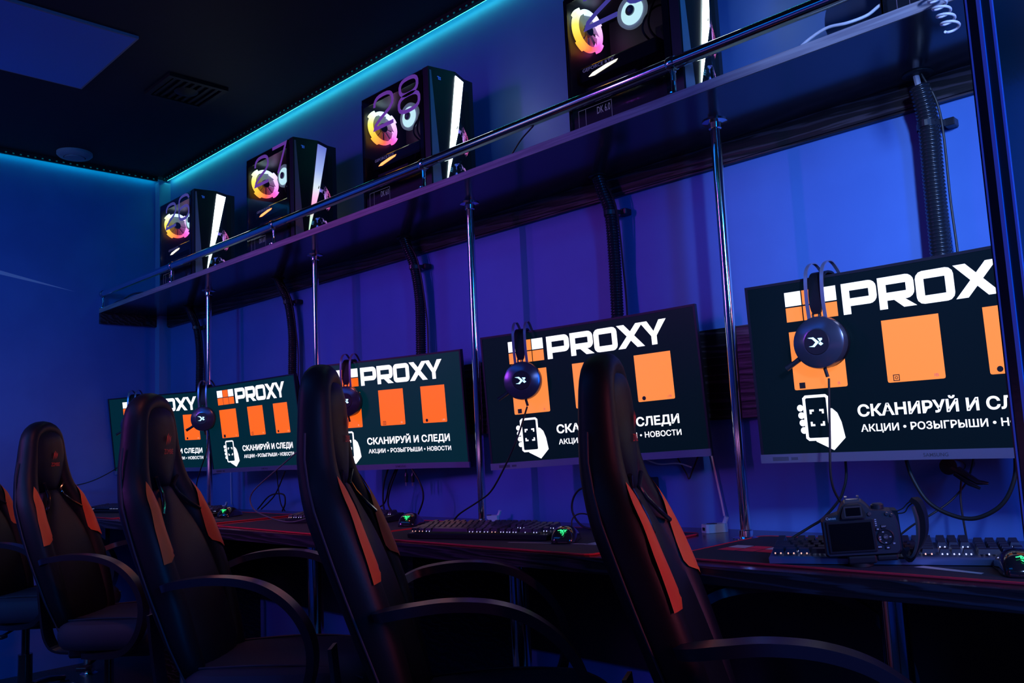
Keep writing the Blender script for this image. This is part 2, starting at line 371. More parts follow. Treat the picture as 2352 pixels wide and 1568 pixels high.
stm = bm_.mesh('stanchion', 'chrome', 40)
cm_ = MB().lathe([(.0175, -.011), (.019, -.009), (.019, .009), (.0175, .011)], 20, 'x', (0, 0, .079)).box((-.006, -.006, .056), (.006, .006, .064))
clm = cm_.mesh('clamp', 'chrome', 40)
for x in SX:
    s_ = ob('stanchion', stm, rl, (x, 0, 0)); c_ = ob('clamp', clm, s_)
MB().lathe([(.016, -.0), (.019, -.004), (.019, -.010), (.010, -.018), (.001, -.018)], 20, 'x', (XL+.022, 0, .079)).obj('end_cap', 'chrome_dull', rl, smooth=True)

PX = [-2.799, -1.866, -.933, 0.0, .933, 1.866]
plab = ['leftmost chrome post between desk and shelf, beside the farthest monitors', 'second chrome post from the left, rising behind a chair headrest',
        'third chrome post from the left, between two middle monitors', 'thick chrome post between desk and shelf, standing left of the nearest monitor',
        'chrome post just past the nearest monitor', 'chrome post at the right end of the shelf']
ptm = MB().tube([(0, 0, .0), (0, 0, 1.05)], .0130, 20).mesh('tube', 'chrome', True)
flp = [(.032, 0), (.032, .003), (.0175, .006), (.0165, .02), (.0135, .022)]
fbm = MB().lathe(flp, 24).mesh('base_flange', 'chrome', 35)
ftm = MB().lathe([(r, 1.05-h) for r, h in flp], 24).mesh('top_flange', 'chrome', 35)
for i, x in enumerate(PX[:5]):
    t = thing('support_post', plab[i], 'post', (x, -.178, .75), group='chrome posts carrying the shelf')
    ob('tube', ptm, t); ob('base_flange', fbm, t); ob('top_flange', ftm, t)

# ------------------------------------------------------------------ desk
dk = thing('long_desk', 'long black worktop running under the whole row of monitors', 'desk', (0, 0, 0))
MB().box((XL+.001, -.60, .715), (XR, -.003, .75)).obj('worktop', 'desk_laminate', dk)
MB().box((XL+.001, -.6015, .716), (XR, -.60, .749)).obj('front_edge', 'black_laminate', dk)
MB().box((XL+.001, -.52, .55), (-3.15, -.50, .714)).box((-3.15, -.03, .35), (XR, -.012, .714)).obj('back_panel', 'plastic_black', dk)
lgm = MB().tube([(0, 0, .0), (0, 0, .715)], .025, 18).lathe([(.04, 0), (.04, .006), (.026, .012)], 20).lathe([(.04, .715), (.04, .709), (.026, .70)], 20).mesh('leg', 'chrome', 40)
for x in (-3.40, -2.35, -1.4, -.465, .47, 1.4): ob('leg', lgm, dk, (x, -.50, 0))
for x in (-2.62, -.9, .9):
    MB().box((x-.012, -.5, .05), (x+.012, -.03, .714)).obj('side_panel', 'black_laminate', dk)

# ------------------------------------------------------------------ monitors
MW, MH, MS = .6872, .4044, .0243      # width, height, depth of the screen's curve
def curve_y(x): return MS*(1-(2*x/MW)**2)
def bent(me):
    for v in me.vertices: v.co.y += curve_y(v.co.x)
    return me
def rect(mb, x0, z0, x1, z1, y=0, sl=0):
    return mb.add([(x0, y, z0), (x1, y, z0), (x1+sl, y, z1), (x0+sl, y, z1)], [(0, 1, 2, 3)])
def band(mb, pts, y=0):
    return mb.add([(x, y, z) for x, z in pts], [tuple(range(len(pts)))])
def strokes(mb, pts, w, closed=False, y=0):
    """polyline of constant width in the x/z plane (pts in (x,z))"""
    n = len(pts); out = []
    for i in range(n):
        p = Vector(pts[i]); a = Vector(pts[i-1]) if (i > 0 or closed) else None; b = Vector(pts[(i+1) % n]) if (i < n-1 or closed) else None
        if a is None: d = (b-p).normalized(); nn = Vector((-d.y, d.x)); k = 1
        elif b is None: d = (p-a).normalized(); nn = Vector((-d.y, d.x)); k = 1
        else:
            d1 = (p-a).normalized(); d2 = (b-p).normalized(); n1 = Vector((-d1.y, d1.x)); n2 = Vector((-d2.y, d2.x))
            nn = (n1+n2); nn = nn.normalized() if nn.length > 1e-6 else n1; k = 1/max(.4, nn.dot(n1))
        out.append((p+nn*w/2*k, p-nn*w/2*k))
    vs = [(q.x, y, q.y) for pr in out for q in pr]; fs = []
    for i in range(n if closed else n-1):
        j = (i+1) % n; fs.append((2*i, 2*i+1, 2*j+1, 2*j))
    return mb.add(vs, fs)
def letter(ch, x, z, w, h, s):
    """wide square display capitals: x,z lower left, w x h box, stroke s"""
    mb = MB(); r = s*.5
    def rr(x0, z0, x1, z1, c):  # centre-line rounded rectangle
        o = []
        for cx, cz, a0 in ((x1-c, z0+c, -PI/2), (x1-c, z1-c, 0), (x0+c, z1-c, PI/2), (x0+c, z0+c, PI)):
            o += [(cx+c*math.cos(a0+k*PI/6), cz+c*math.sin(a0+k*PI/6)) for k in range(4)]
        return o
    X = lambda u: x+u*w
    Z = lambda v: z+v*h
    if ch == 'O': strokes(mb, rr(x+r, z+r, x+w-r, z+h-r, s*.45), s, True)
    elif ch in 'PR':
        strokes(mb, [(x+r, z), (x+r, z+h-r)] + [(x+w-r-s*.5+s*.5*math.sin(k*PI/8), z+h-r-s*.5+s*.5*math.cos(k*PI/8)) for k in range(5)] + [(x+w-r-s*.5+s*.5*math.cos(k*PI/8), Z(.38)+s*.5-s*.5*math.sin(k*PI/8)) for k in range(5)] + [(x+s, Z(.38))], s)
        if ch == 'R': band(mb, [(X(.42), Z(.38)-r), (X(.42)+s*1.35, Z(.38)-r), (x+w+s*.12, z), (x+w-s*1.45, z)])
    elif ch == 'X':
        band(mb, [(x, z), (x+s*1.4, z), (x+w, z+h), (x+w-s*1.4, z+h)]); band(mb, [(x, z+h), (x+w-s*1.4, z), (x+w, z), (x+s*1.4, z+h)][::-1])
    elif ch == 'Y':
        band(mb, [(x, z+h), (X(.5)-s*.5, Z(.36)), (X(.5)+s*.5, Z(.36)), (x+s*1.35, z+h)]); band(mb, [(x+w, z+h), (X(.5)+s*.5, Z(.36)), (X(.5)-s*.5, Z(.36)), (x+w-s*1.35, z+h)])
        rect(mb, X(.5)-s*.5, z, X(.5)+s*.5, Z(.42))
    return mb
def make_monitor(label, c, yaw, pitch, roll, base, orange, caption):
    t = thing('monitor', label, 'monitor', c, group='monitors in a row along the back wall')
    t.rotation_mode = 'QUATERNION'
    t.rotation_quaternion = (Matrix.Rotation(yaw, 3, 'Z') @ Matrix.Rotation(pitch, 3, 'X') @ Matrix.Rotation(roll, 3, 'Y')).to_quaternion()
    w, h = MW/2, MH/2
    NS = 20
    def slab(mb, x0, x1, z0, z1, y0, y1, n=NS):
        """box cut into n pieces along x so that it can follow the curve"""
        return mb.loft([[(x0+(x1-x0)*k/n, y0, z0), (x0+(x1-x0)*k/n, y1, z0), (x0+(x1-x0)*k/n, y1, z1), (x0+(x1-x0)*k/n, y0, z1)] for k in range(n+1)])
    def put(mb, name, m, parent, loc=(0, 0, 0)):
        mb.v = [(a+loc[0], b+loc[1]+curve_y(a+loc[0]), c_+loc[2]) for a, b, c_ in mb.v]
        return mb.obj(name, m, parent)
    # casing: shallow bowl behind the screen; room side is -y
    mb = MB(); slab(mb, -w, w, -h, h, .0015, .013)
    rr = []
    for (k, y) in ((.93, MS+.012), (.80, MS+.032), (.5, MS+.047), (.3, MS+.05)): rr.append([(-w*k, y, -h*k), (w*k, y, -h*k), (w*k, y, h*k), (-w*k, y, h*k)])
    mb2 = MB(); mb2.v = [(a, b+curve_y(a), c_) for a, b, c_ in mb.v]; mb2.f = mb.f; mb2.loft(rr); mb2.obj('casing', 'plastic_black', t)
    mb = MB(); slab(mb, -w, w, h-.006, h, -.004, .001); slab(mb, -w, -w+.006, -h+.0195, h-.006, -.004, .001, 1); slab(mb, w-.006, w, -h+.0195, h-.006, -.004, .001, 1)
    put(mb, 'bezel', 'plastic_black', t)
    mb = MB(); slab(mb, -w, w, -h, -h+.0195, -.007, .001); ch = put(mb, 'chin', 'silver', t)
    put(MB().box((-w+.028, -.0075, -h+.005), (-w+.064, -.007, -h+.0135)).box((-w+.07, -.0075, -h+.006), (-w+.085, -.0072, -h+.012)), 'energy_sticker', 'mark_dark', ch)
    def txt(name, body, m, par_, loc, hh, ww, bold):
        o_ = text(name, body, m, par_, (0, 0, 0), (0, 0, 0), hh, ww, bold)
        for v in o_.data.vertices:
            v.co.x += loc[0]; v.co.z += loc[2]; v.co.y = loc[1]+curve_y(v.co.x)
        return o_
    txt('brand_mark', 'SAMSUNG', 'mark_dark', ch, (.005, -.0077, -h+.006), .0075, .048, .01)
    mb = MB(); slab(mb, -w+.006, w-.006, -h+.0195, h-.006, -.0025, .001); sc = put(mb, 'screen', base, t)
    y = -.0034
    for r_ in range(2):
        for k in range(3):
            x0 = -.253+k*.0392; z0 = .1098 if r_ == 0 else .1448
            put(rect(MB(), x0, z0, x0+.0366, z0+.0318), 'logo_tile', orange if (r_ == 0 or k == 1) else 'glow_white', sc, (0, y, 0))
    for ch_, x0, ww in (('P', -.126, .0735), ('R', -.0490, .073), ('O', .0270, .074), ('X', .1015, .083), ('Y', .1740, .081)):
        put(letter(ch_, x0, .1098, ww, .0669, .0165), 'title_letter', 'glow_white', sc, (0, y, 0))
    for k, (x0, x1) in enumerate(((-.2515, -.1343), (-.0501, .0641), (.1462, .2573))):
        c_ = .004
        mb = MB(); band(mb, [(x0+c_, -.0429), (x1-c_, -.0429), (x1-.001, -.0429+.001), (x1, -.0429+c_), (x1, .0872), (x0, .0872), (x0, -.0429+c_), (x0+.001, -.0419)])
        put(mb, 'orange_card', orange, sc, (0, y, 0))
        txt('card_caption', '/PROXYCLUB', caption, sc, (x0+.034, y-.0004, -.0375), .0065, .068, .005)
        mb = MB(); cx, cz = x0+.0185, -.0335; q = .0058
        if k == 2: mb.add([(cx+q*math.cos(a*PI/6), 0, cz+q*math.sin(a*PI/6)) for a in range(12)], [tuple(range(12))])
        else: strokes(mb, [(cx-q, cz-q), (cx+q, cz-q), (cx+q, cz+q), (cx-q, cz+q)], .0016, True)
        if k == 1: strokes(mb, [(cx+.0026*math.cos(a*PI/4), cz+.0026*math.sin(a*PI/4)) for a in range(8)], .0012, True)
        if k == 0: rect(mb, cx-q, cz-q, cx+q, cz+q)
        put(mb, 'card_icon', 'screen_dark_ink', sc, (0, y-.0005, 0))
    # phone in a hand
    D = (-.010, y, 0)
    mb = MB(); strokes(mb, [(-.2195, -.059), (-.1765, -.059), (-.172, -.063), (-.172, -.149), (-.1765, -.153), (-.2195, -.153), (-.224, -.149), (-.224, -.063)], .0062, True)
    put(mb, 'phone_icon', 'glow_white', sc, D)
    mb = MB(); band(mb, [(-.174, -.086), (-.163, -.088), (-.153, -.098), (-.146, -.118), (-.141, -.152), (-.168, -.178), (-.205, -.158), (-.205, -.1535), (-.176, -.1535), (-.169, -.148)])
    put(mb, 'hand_icon', 'glow_white', sc, (D[0], y-.0003, 0))
    mb = MB()
    for k in range(4):
        cx, cz = -.2335+k*.0012, -.083-k*.0165
        mb.add([(cx+.0085*math.cos(q*PI/6)*.85, 0, cz+.0075*math.sin(q*PI/6)) for q in range(12)], [tuple(range(12))])
    put(mb, 'finger_icon', 'glow_white', sc, (D[0], y-.0006, 0))
    mb = MB(); q = .0075
    for sx in (-1, 1):
        for sz in (-1, 1):
            cx, cz = -.198+sx*.0135, -.106+sz*.016
            strokes(mb, [(cx-sx*q, cz), (cx, cz), (cx, cz-sz*q)], .0045)
    put(mb, 'scan_corners', 'glow_white', sc, D)
    txt('slogan', 'СКАНИРУЙ И СЛЕДИ', 'glow_white', sc, (-.1196, y, -.1085), .0238, .382, .030)
    txt('subline', 'АКЦИИ • РОЗЫГРЫШИ • НОВОСТИ', 'glow_white', sc, (-.1165, y, -.141), .0150, .381, .018)
    mb = MB().box((-.045, MS+.049, -.045), (.045, MS+.056, .045)).tube([(0, MS+.053, 0), (0, -c[1]-.035, 0)], .014, 12)
    mb.obj('wall_arm', 'plastic_black', t)
    return t
MON = [((-3.342, -.179, 1.138), .364, .127, -.001), ((-2.422, -.163, 1.134), .105, .123, -.011), ((-1.421, -.174, 1.132), .239, .082, -.001),
       ((-.469, -.184, 1.140), .236, .035, -.031), ((.454, -.281, 1.136), -.007, .044, .0)]
mlab = ['leftmost and farthest monitor, half hidden behind a chair headrest and another monitor', 'second monitor from the left, facing squarely with a chrome post at its left edge',
        'middle monitor, its left side hidden by a chair backrest', 'second nearest monitor, a chair headrest standing in front of its middle',
        'nearest and largest-looking monitor at the right, behind the camera on the desk']
mons = []
for i, (c, a, b, g) in enumerate(MON):
    mons.append(make_monitor(mlab[i], c, a, b, g, 'screen_base' if i > 2 else 'screen_base_glow', 'glow_orange_light' if i > 2 else 'glow_orange', 'caption_light' if i < 3 else 'caption_orange'))
def on_monitor(i, x, z, y=0):
    c, a, b, g = MON[i]; R = Matrix.Rotation(a, 3, 'Z') @ Matrix.Rotation(b, 3, 'X') @ Matrix.Rotation(g, 3, 'Y')
    return Vector(c) + R @ Vector((x, y+curve_y(x), z)), R

# ------------------------------------------------------------------ headsets
def make_headset(label):
    t = thing('headset', label, 'headphones', group='headsets hanging on the monitors')
    # local: origin on the monitor's top edge, -y in front, front cup centre at (0,-.045,-.155)
    CY, CZ = -.042, -.150
    cup = MB().lathe([(.030, CY-.020), (.0315, CY-.0195), (.050, CY-.016), (.0555, CY-.013), (.057, CY-.008), (.057, CY+.006), (.052, CY+.010), (.040, CY+.012)], 40, 'y', (0, 0, CZ)).obj('ear_cup', 'silver_dark', t, smooth=30)
    MB().lathe([(.001, CY-.0215), (.0265, CY-.0215), (.029, CY-.019), (.029, CY-.017)], 32, 'y', (0, 0, CZ)).obj('cup_disc', 'plastic_black', cup, smooth=30)
    MB().lathe([(.048, CY+.010), (.054, CY+.014), (.054, CY+.026), (.046, CY+.032), (.001, CY+.032)], 32, 'y', (0, 0, CZ)).obj('ear_cushion', 'leather_black', t, smooth=40)
    mb = MB(); s = .001
    band(mb, [(-.019*s*1000/1, .0105), (-.006, .0108), (.006, -.0005), (-.005, -.0105), (-.0175, -.0085), (-.009, -.0075), (-.002, -.0005), (-.009, .0072)])
    band(mb, [(.003, .008), (.013, .0075), (.013, .004), (.0085, .0005), (.015, -.005), (.009, -.0085), (.004, -.004), (.008, -.001), (.006, .003)])
    mb.obj('glowing_emblem', 'headset_glow', cup, (0, CY-.0222, CZ))
    # rear cup behind the monitor
    MB().lathe([(.001, CY+.115), (.046, CY+.120), (.055, CY+.128), (.055, CY+.145), (.03, CY+.150), (.001, CY+.150)], 32, 'y', (0, 0, CZ)).obj('ear_cup', 'silver_dark', t, smooth=30)
    for sx in (-1, 1):
        pts = smoothpath([(sx*.018, CY-.006, CZ+.050), (sx*.018, CY-.012, CZ+.10), (sx*.018, CY-.004, .006), (sx*.018, CY+.030, .030), (sx*.018, CY+.068, .024), (sx*.018, CY+.118, -.02), (sx*.018, CY+.138, CZ+.05)], 8)
        MB().strap(pts, .0075, .0022, (1, 0, 0)).obj('headband_wire', 'silver', t, smooth=30)
    pts = smoothpath([(0, CY-.006, CZ+.062), (0, CY-.006, CZ+.085), (0, CY-.001, CZ+.115), (0, CY+.012, -.002), (0, CY+.042, .008), (0, CY+.08, .0), (0, CY+.112, CZ+.09)], 6)
    n = len(pts); ws = [.014 + .020*math.sin(PI*min(1, k/(n-1)*1.0))**.5 for k in range(n)]
    MB().strap(pts, ws, .005, (1, 0, 0)).obj('leather_strap', 'leather_black', t, smooth=30)
    MB().tube(smoothpath([(-.006, CY-.004, CZ+.07), (-.010, CY-.004, CZ+.062), (-.009, CY-.004, CZ+.052)]), .0025, 8).tube(smoothpath([(.006, CY-.004, CZ+.07), (.004, CY-.004, CZ+.062), (.003, CY-.004, CZ+.052)]), .0025, 8).box((-.014, CY-.009, CZ+.048), (.014, CY+.004, CZ+.056), .002).obj('yoke', 'plastic_black', t)
    mb = MB(); mb.tube([(-.046, CY-.004, CZ-.030), (-.058, CY-.006, CZ-.038), (-.078, CY-.010, CZ-.050)], [.006, .0055, .0065], 12)
    mb.obj('microphone', 'plastic_black', t, smooth=40)
    MB().tube([(.004, CY, CZ-.055), (.008, CY+.002, CZ-.075)], .0038, 10).obj('strain_relief', 'rubber', t)
    return t
mat('silver_dark', (.11, .12, .2), .22, .7, bump=(80, .02, .0005))
hlab = ['headset hanging on the left corner of the farthest monitor', 'headset with round cup hung between the two farthest monitors', 'headset on the middle monitor, its cup hidden by the chair headrest',
        'headset with white emblem hung on the second nearest monitor', 'large headset with glowing white emblem hung on the nearest monitor']
hx = [-.185, -.345, -.185, -.212, -.172]
for i in range(5):
    p, R = on_monitor(i, hx[i], MH/2+.001, .018)
    h_ = make_headset(hlab[i]) if i == 0 else copy_tree(h_first)
    if i == 0: h_first = h_
    h_['label'] = hlab[i]; h_.location = p; h_.rotation_euler = (0, MON[i][3], MON[i][1] + (.45, .62, .35, .28, .04)[i])

# ------------------------------------------------------------------ computers on the shelf
PL, PW, PH = .345, .205, .425
def front_pt(t, z):
    """front panel surface: t 0 (room side) .. 1 (wall side); z 0..1"""
    prof = [(0, .028), (.5, .048), (.80, .022), (1, .020)]
    for (a, xa), (b, xb) in zip(prof, prof[1:]):
        if a <= t <= b: x = xa + (xb-xa)*(t-a)/(b-a); break
    return (x, -PW/2 + t*PW, .008 + z*(PH-.008))
def make_pc(label, num, x_rear, wedge, slot, ):
    t = thing('computer_tower', label, 'computer', (x_rear+PL, -.21, 1.825), group='computer towers on the shelf')
    x0, x1, y0, y1 = -PL, 0, -PW/2, PW/2
    th = .004
    MB().box((x0, y0, PH-.02), (x1, y1, PH), .003).box((x0, y1-th, .02), (x1, y1, PH-.02)).box((x0, y0, .008), (x1, y1, .02)).box((x0, y0, .02), (x0+th, y1-th, PH-.02)).box((x1-.02, y0+.004, .02), (x1, y1-th, PH-.02)).box((x0, y0, .02), (x0+.012, y0+.006, PH-.02)).obj('case_shell', 'plastic_black', t)
    for fx in (x0+.04, x1-.04):
        MB().box((fx-.02, y0+.01, 0), (fx+.02, y1-.01, .008)).obj('foot', 'rubber', t)
    gl = MB().box((x0+.006, y0-.004, .010), (x1-.004, y0-.001, PH-.004)).obj('glass_panel', 'glass', t)
    MB().box((x0+.006, y0-.0008, PH-.035), (x1-.004, y0-.0002, PH-.004)).box((x1-.022, y0-.0008, .01), (x1-.004, y0-.0002, PH-.035)).box((x0+.006, y0-.0008, .01), (x0+.012, y0-.0002, PH-.035)).obj('glass_border', 'plastic_gloss', t)
    # sticker number on the glass
    cuts = {'2': [(0, .62), (0, .80), (.18, 1), (.62, 1), (.8, .82), (.8, .66), (.62, .48), (.12, .26), (0, .12), (0, 0), (.8, 0)],
            '6': [(.8, .84), (.8, .86), (.62, 1), (.25, 1), (0, .8), (0, .2), (.2, 0), (.6, 0), (.8, .2), (.8, .36), (.6, .55), (.2, .55), (.02, .42)],
            '7': [(0, 1), (.8, 1), (.3, 0)],
            '8': None, '9': [(0, .16), (0, .14), (.18, 0), (.55, 0), (.8, .2), (.8, .8), (.6, 1), (.2, 1), (0, .8), (0, .64), (.2, .45), (.6, .45), (.78, .58)]}
    def arc(cx, cz, rx, rz, a0, a1, n=9):
        return [(cx+rx*math.copysign(abs(math.cos(a0+(a1-a0)*q/n))**.75, math.cos(a0+(a1-a0)*q/n)), cz+rz*math.copysign(abs(math.sin(a0+(a1-a0)*q/n))**.75, math.sin(a0+(a1-a0)*q/n))) for q in range(n+1)]
    glyph = {'2': (arc(.5, .70, .5, .30, PI, 0, 10) + [(.98, .60), (.82, .46), (.35, .27), (.06, .12), (0, 0), (1.02, 0)], False),
             '6': ([(1, .80)] + arc(.5, .74, .5, .26, .25, PI, 8) + arc(.5, .27, .5, .27, PI, 3*PI-.35, 18), False),
             '7': ([(0, 1), (1, 1), (.93, .86), (.40, 0)], False),
             '8': (arc(.5, .25, .52, .25, PI/2, PI*2.5, 18)[:-1], True),
             '9': ([(0, .18)] + arc(.5, .26, .5, .26, PI, 2*PI, 8) + arc(.5, .73, .5, .27, 0, 2*PI-.35, 18), False)}
    for k, ch in enumerate(num):
        X = x0 + (.082, .222)[k]; Z = (.292, .302)[k]; sw, shh = .104, .112
        mb = MB(); f = lambda pts: [(X+p[0]*sw, Z+p[1]*shh) for p in pts]
        strokes(mb, f(glyph[ch][0]), .0135, glyph[ch][1])
        if ch == '8': strokes(mb, f([(p[0], p[1]) for p in arc(.5, .76, .45, .24, -PI/2, PI*1.5, 18)[:-1]]), .0135, True)
        mb.obj('number_sticker', 'lilac_sticker', t, (0, y0-.0045, 0))
    # inside: rear fan, cooler fan, graphics card
    fan = MB().ring([(.060, -.008), (.060, .008), (.049, .010), (.049, -.010)], 40).obj('fan_ring', 'rgb_ring', t, (x0+.022, -.028, .332), (0, 0, PI/2), smooth=40)
    bl = MB()
    for k in range(9):
        a = 2*PI*k/9; bl.add([(.016*math.cos(a), -.004, .016*math.sin(a)), (.0485*math.cos(a-.12), -.005, .0485*math.sin(a-.12)), (.0485*math.cos(a+.58), .004, .0485*math.sin(a+.58)), (.016*math.cos(a+.70), .003, .016*math.sin(a+.70))], [(0, 1, 2, 3)])
    bl.obj('fan_blades', 'rgb_blades', fan)
    MB().lathe([(.001, -.009), (.016, -.009), (.018, -.006), (.018, .006)], 24, 'y').obj('fan_hub', 'hub_grey', fan, smooth=30)
    for a0 in (.5, 2.2, 3.9, 5.4):
        mb = MB(); q = [a0+k*.12 for k in range(5)]
        mb.loft([[(r*math.cos(a), yy, r*math.sin(a)) for (r, yy) in ((.058, -.007), (.068, -.007), (.068, .007), (.058, .007))] for a in q]); mb.obj('light_lug', 'rgb_ring', fan)
    cf = MB().lathe([(.001, 0), (.030, 0), (.048, .002), (.048, .012), (.001, .012)], 40, 'y').obj('cooler_fan', 'fan_dim', t, (x0+.180, -.035, .328), smooth=30)
    MB().lathe([(.001, -.0015), (.036, -.0015), (.036, .0005)], 32, 'y').obj('glow_disc', 'fan_white', cf, (.004, 0, -.004), smooth=30)
    MB().lathe([(.001, -.008), (.010, -.008), (.014, -.006), (.014, .001)], 24, 'y').obj('fan_hub', 'hub_grey', cf, smooth=30)
    MB().lathe([(.001, -.0085), (.005, -.0085), (.005, -.007)], 16, 'y').obj('hub_cap', 'mark_grey', cf, smooth=30)
    # graphics card
    g = MB().box((x0+.02, -.075, .165), (x1-.06, .09, .205), .003).obj('graphics_card', 'plastic_gloss', t)
    MB().poly([(x0+.055, .172), (x0+.075, .170), (x0+.150, .183), (x0+.157, .189), (x0+.12, .188), (x0+.07, .180)], -.0765, -.0755).obj('light_slot', slot, g)
    text('card_lettering', 'GEFORCE RTX', 'text_dim', g, (x0+.035, -.0762, .190), (0, 0, 0), .010, .11, .01)
    MB().box((x0+.012, .088, .02), (x1-.02, .095, PH-.03)).obj('mainboard', 'interior', t)
    mb = MB()
    for k in range(5): mb.box((x0+.10+k*.03, .05, .22+.012*k), (x0+.115+k*.03, .088, .25+.012*k))
    mb.box((x0+.03, -.06, .135), (x0+.2, .088, .150)).box((x1-.10, -.02, .21), (x1-.05, .088, .26)).obj('board_parts', 'interior', t)
    MB().tube(smoothpath([(x1-.06, .05, .36), (x1-.075, -.03, .34), (x1-.10, -.05, .27), (x1-.085, -.04, .22), (x1-.04, .02, .19)]), .0035, 8).tube(smoothpath([(x1-.05, .05, .33), (x1-.09, -.03, .31), (x1-.12, -.05, .25), (x1-.10, .02, .2)]), .003, 8).tube(smoothpath([(x1-.04, -.02, .02), (x1-.06, -.05, .07), (x1-.11, -.04, .12), (x1-.14, -.03, .16)]), .004, 8).obj('inner_cables', 'rubber', t)
    MB().box((x0+.006, y0+.004, .02), (x1-.02, y1-.01, .095), .002).obj('power_shroud', 'interior', t)
    mb = MB(); 
    for (a, b, c, d) in ((x0+.03, .073, x0+.145, .0742), (x0+.03, .022, x0+.0312, .073), (x0+.055, .022, x0+.0562, .073), (x0+.144, .022, x0+.1452, .073)): rect(mb, a, b, c, d)
    mb.obj('label_outline', 'text_dim', t, (0, y0+.0035, 0))
    text('label_lettering', 'DK 6.0', 'text_dim', t, (x0+.095, y0+.0033, .048), (0, 0, 0), .020, .045, .01)
    # front panel
    N = 10; ts = [0, .1, .2, .3, .4, .5, .6, .7, .8, .9, 1]
    mb = MB()
    def quad(cs, dx=0, y=None):
        return [(front_pt(a, b)[0]+dx, front_pt(a, b)[1], front_pt(a, b)[2]) for a, b in cs]
    rings = []
    for z in (0, 1):
        rings.append([(0.0005, -PW/2, front_pt(0, z)[2])] + [front_pt(a, z) for a in (0, .25, .5, .65, .80, .9, 1)] + [(0.0005, PW/2, front_pt(1, z)[2])])
    mb.loft(rings); fp = mb.obj('front_panel', 'plastic_black', t)
    def patch(poly, dx, m, nm, par=fp, nz=9):
        """strip between two lines in (t,z): poly = [(t0bot,t1bot,z0),(t0top,t1top,z1)]"""
        (a0, a1, z0), (b0, b1, z1) = poly; mb = MB(); vs = []; fs = []
        cuts_ = [0, .5, .8, 1]
        rows = []
        for k in range(nz+1):
            f_ = k/nz; z = z0+(z1-z0)*f_; l = a0+(b0-a0)*f_; r = a1+(b1-a1)*f_
            tt = sorted([l, r] + [c for c in (.5, .8) if l < c < r])
            while len(tt) < 4: tt.insert(1, (tt[0]+tt[1])/2)
            rows.append([(front_pt(q, z)[0]+dx, front_pt(q, z)[1], front_pt(q, z)[2]) for q in tt])
        for k in range(nz):
            for j in range(3): fs.append((k*4+j, k*4+j+1, (k+1)*4+j+1, (k+1)*4+j))
        mb.add([p for r in rows for p in r], fs); return mb.obj(nm, m, par)
    patch([(.27, .285, .10), (.485, .76, .965)], .0025, wedge, 'light_wedge')
    patch([(0.02, .19, .005), (.02, .05, .97)], .0015, 'silver_satin', 'side_facet')
    patch([(.40, .90, .02), (.78, .90, .90)], .0008, 'vent_black', 'grille_recess')
    # intake fans glowing behind the grille
    for zc, a0, a1 in ((.50, -.9, 1.9), (.16, -.3, 2.6)):
        mb = MB(); q = [a0+(a1-a0)*k/10 for k in range(11)]; cy, cz = .012, zc*PH-.02
        pts = [[(0, cy+r*math.cos(a), cz+r*math.sin(a)) for r in (.022, .062)] for a in q]
        vs = []; fs = []
        for k, pr in enumerate(pts):
            for p in pr:
                t_ = min(1, max(0, (p[1]+PW/2)/PW)); vs.append((front_pt(t_, 0)[0]+.0014, p[1], p[2]))
        fs = [(2*k, 2*k+1, 2*k+3, 2*k+2) for k in range(10)]
        keep = MB(); keep.add(vs, fs); keep.obj('intake_fan_glow', 'intake_glow', fp)
    mb = MB(); 
    for (dy, dz, w_, h_) in ((0, 0, .004, .012), (.004, .003, .007, .003), (.005, -.004, .006, .003), (.007, .0, .003, .009), (-.004, .004, .003, .004)):
        p = front_pt(.17, .915); mb.add([(p[0]+.0025, p[1]+dy, p[2]+dz-h_/2), (p[0]+.0025+.0006, p[1]+dy+w_, p[2]+dz-h_/2), (p[0]+.0031, p[1]+dy+w_, p[2]+dz+h_/2), (p[0]+.0025, p[1]+dy, p[2]+dz+h_/2)], [(0, 1, 2, 3)])
    mb.obj('front_emblem', 'pc_mark', fp)
    return t
mat('hub_grey', (.16, .18, .22), .4, bump=(100, .05, .0003))
mat('silver_satin', (.45, .42, .5), .4, bump=(100, .02, .0003))
mat('grille_dark', (.01, .01, .012), .5, bump=(100, .02, .0003))
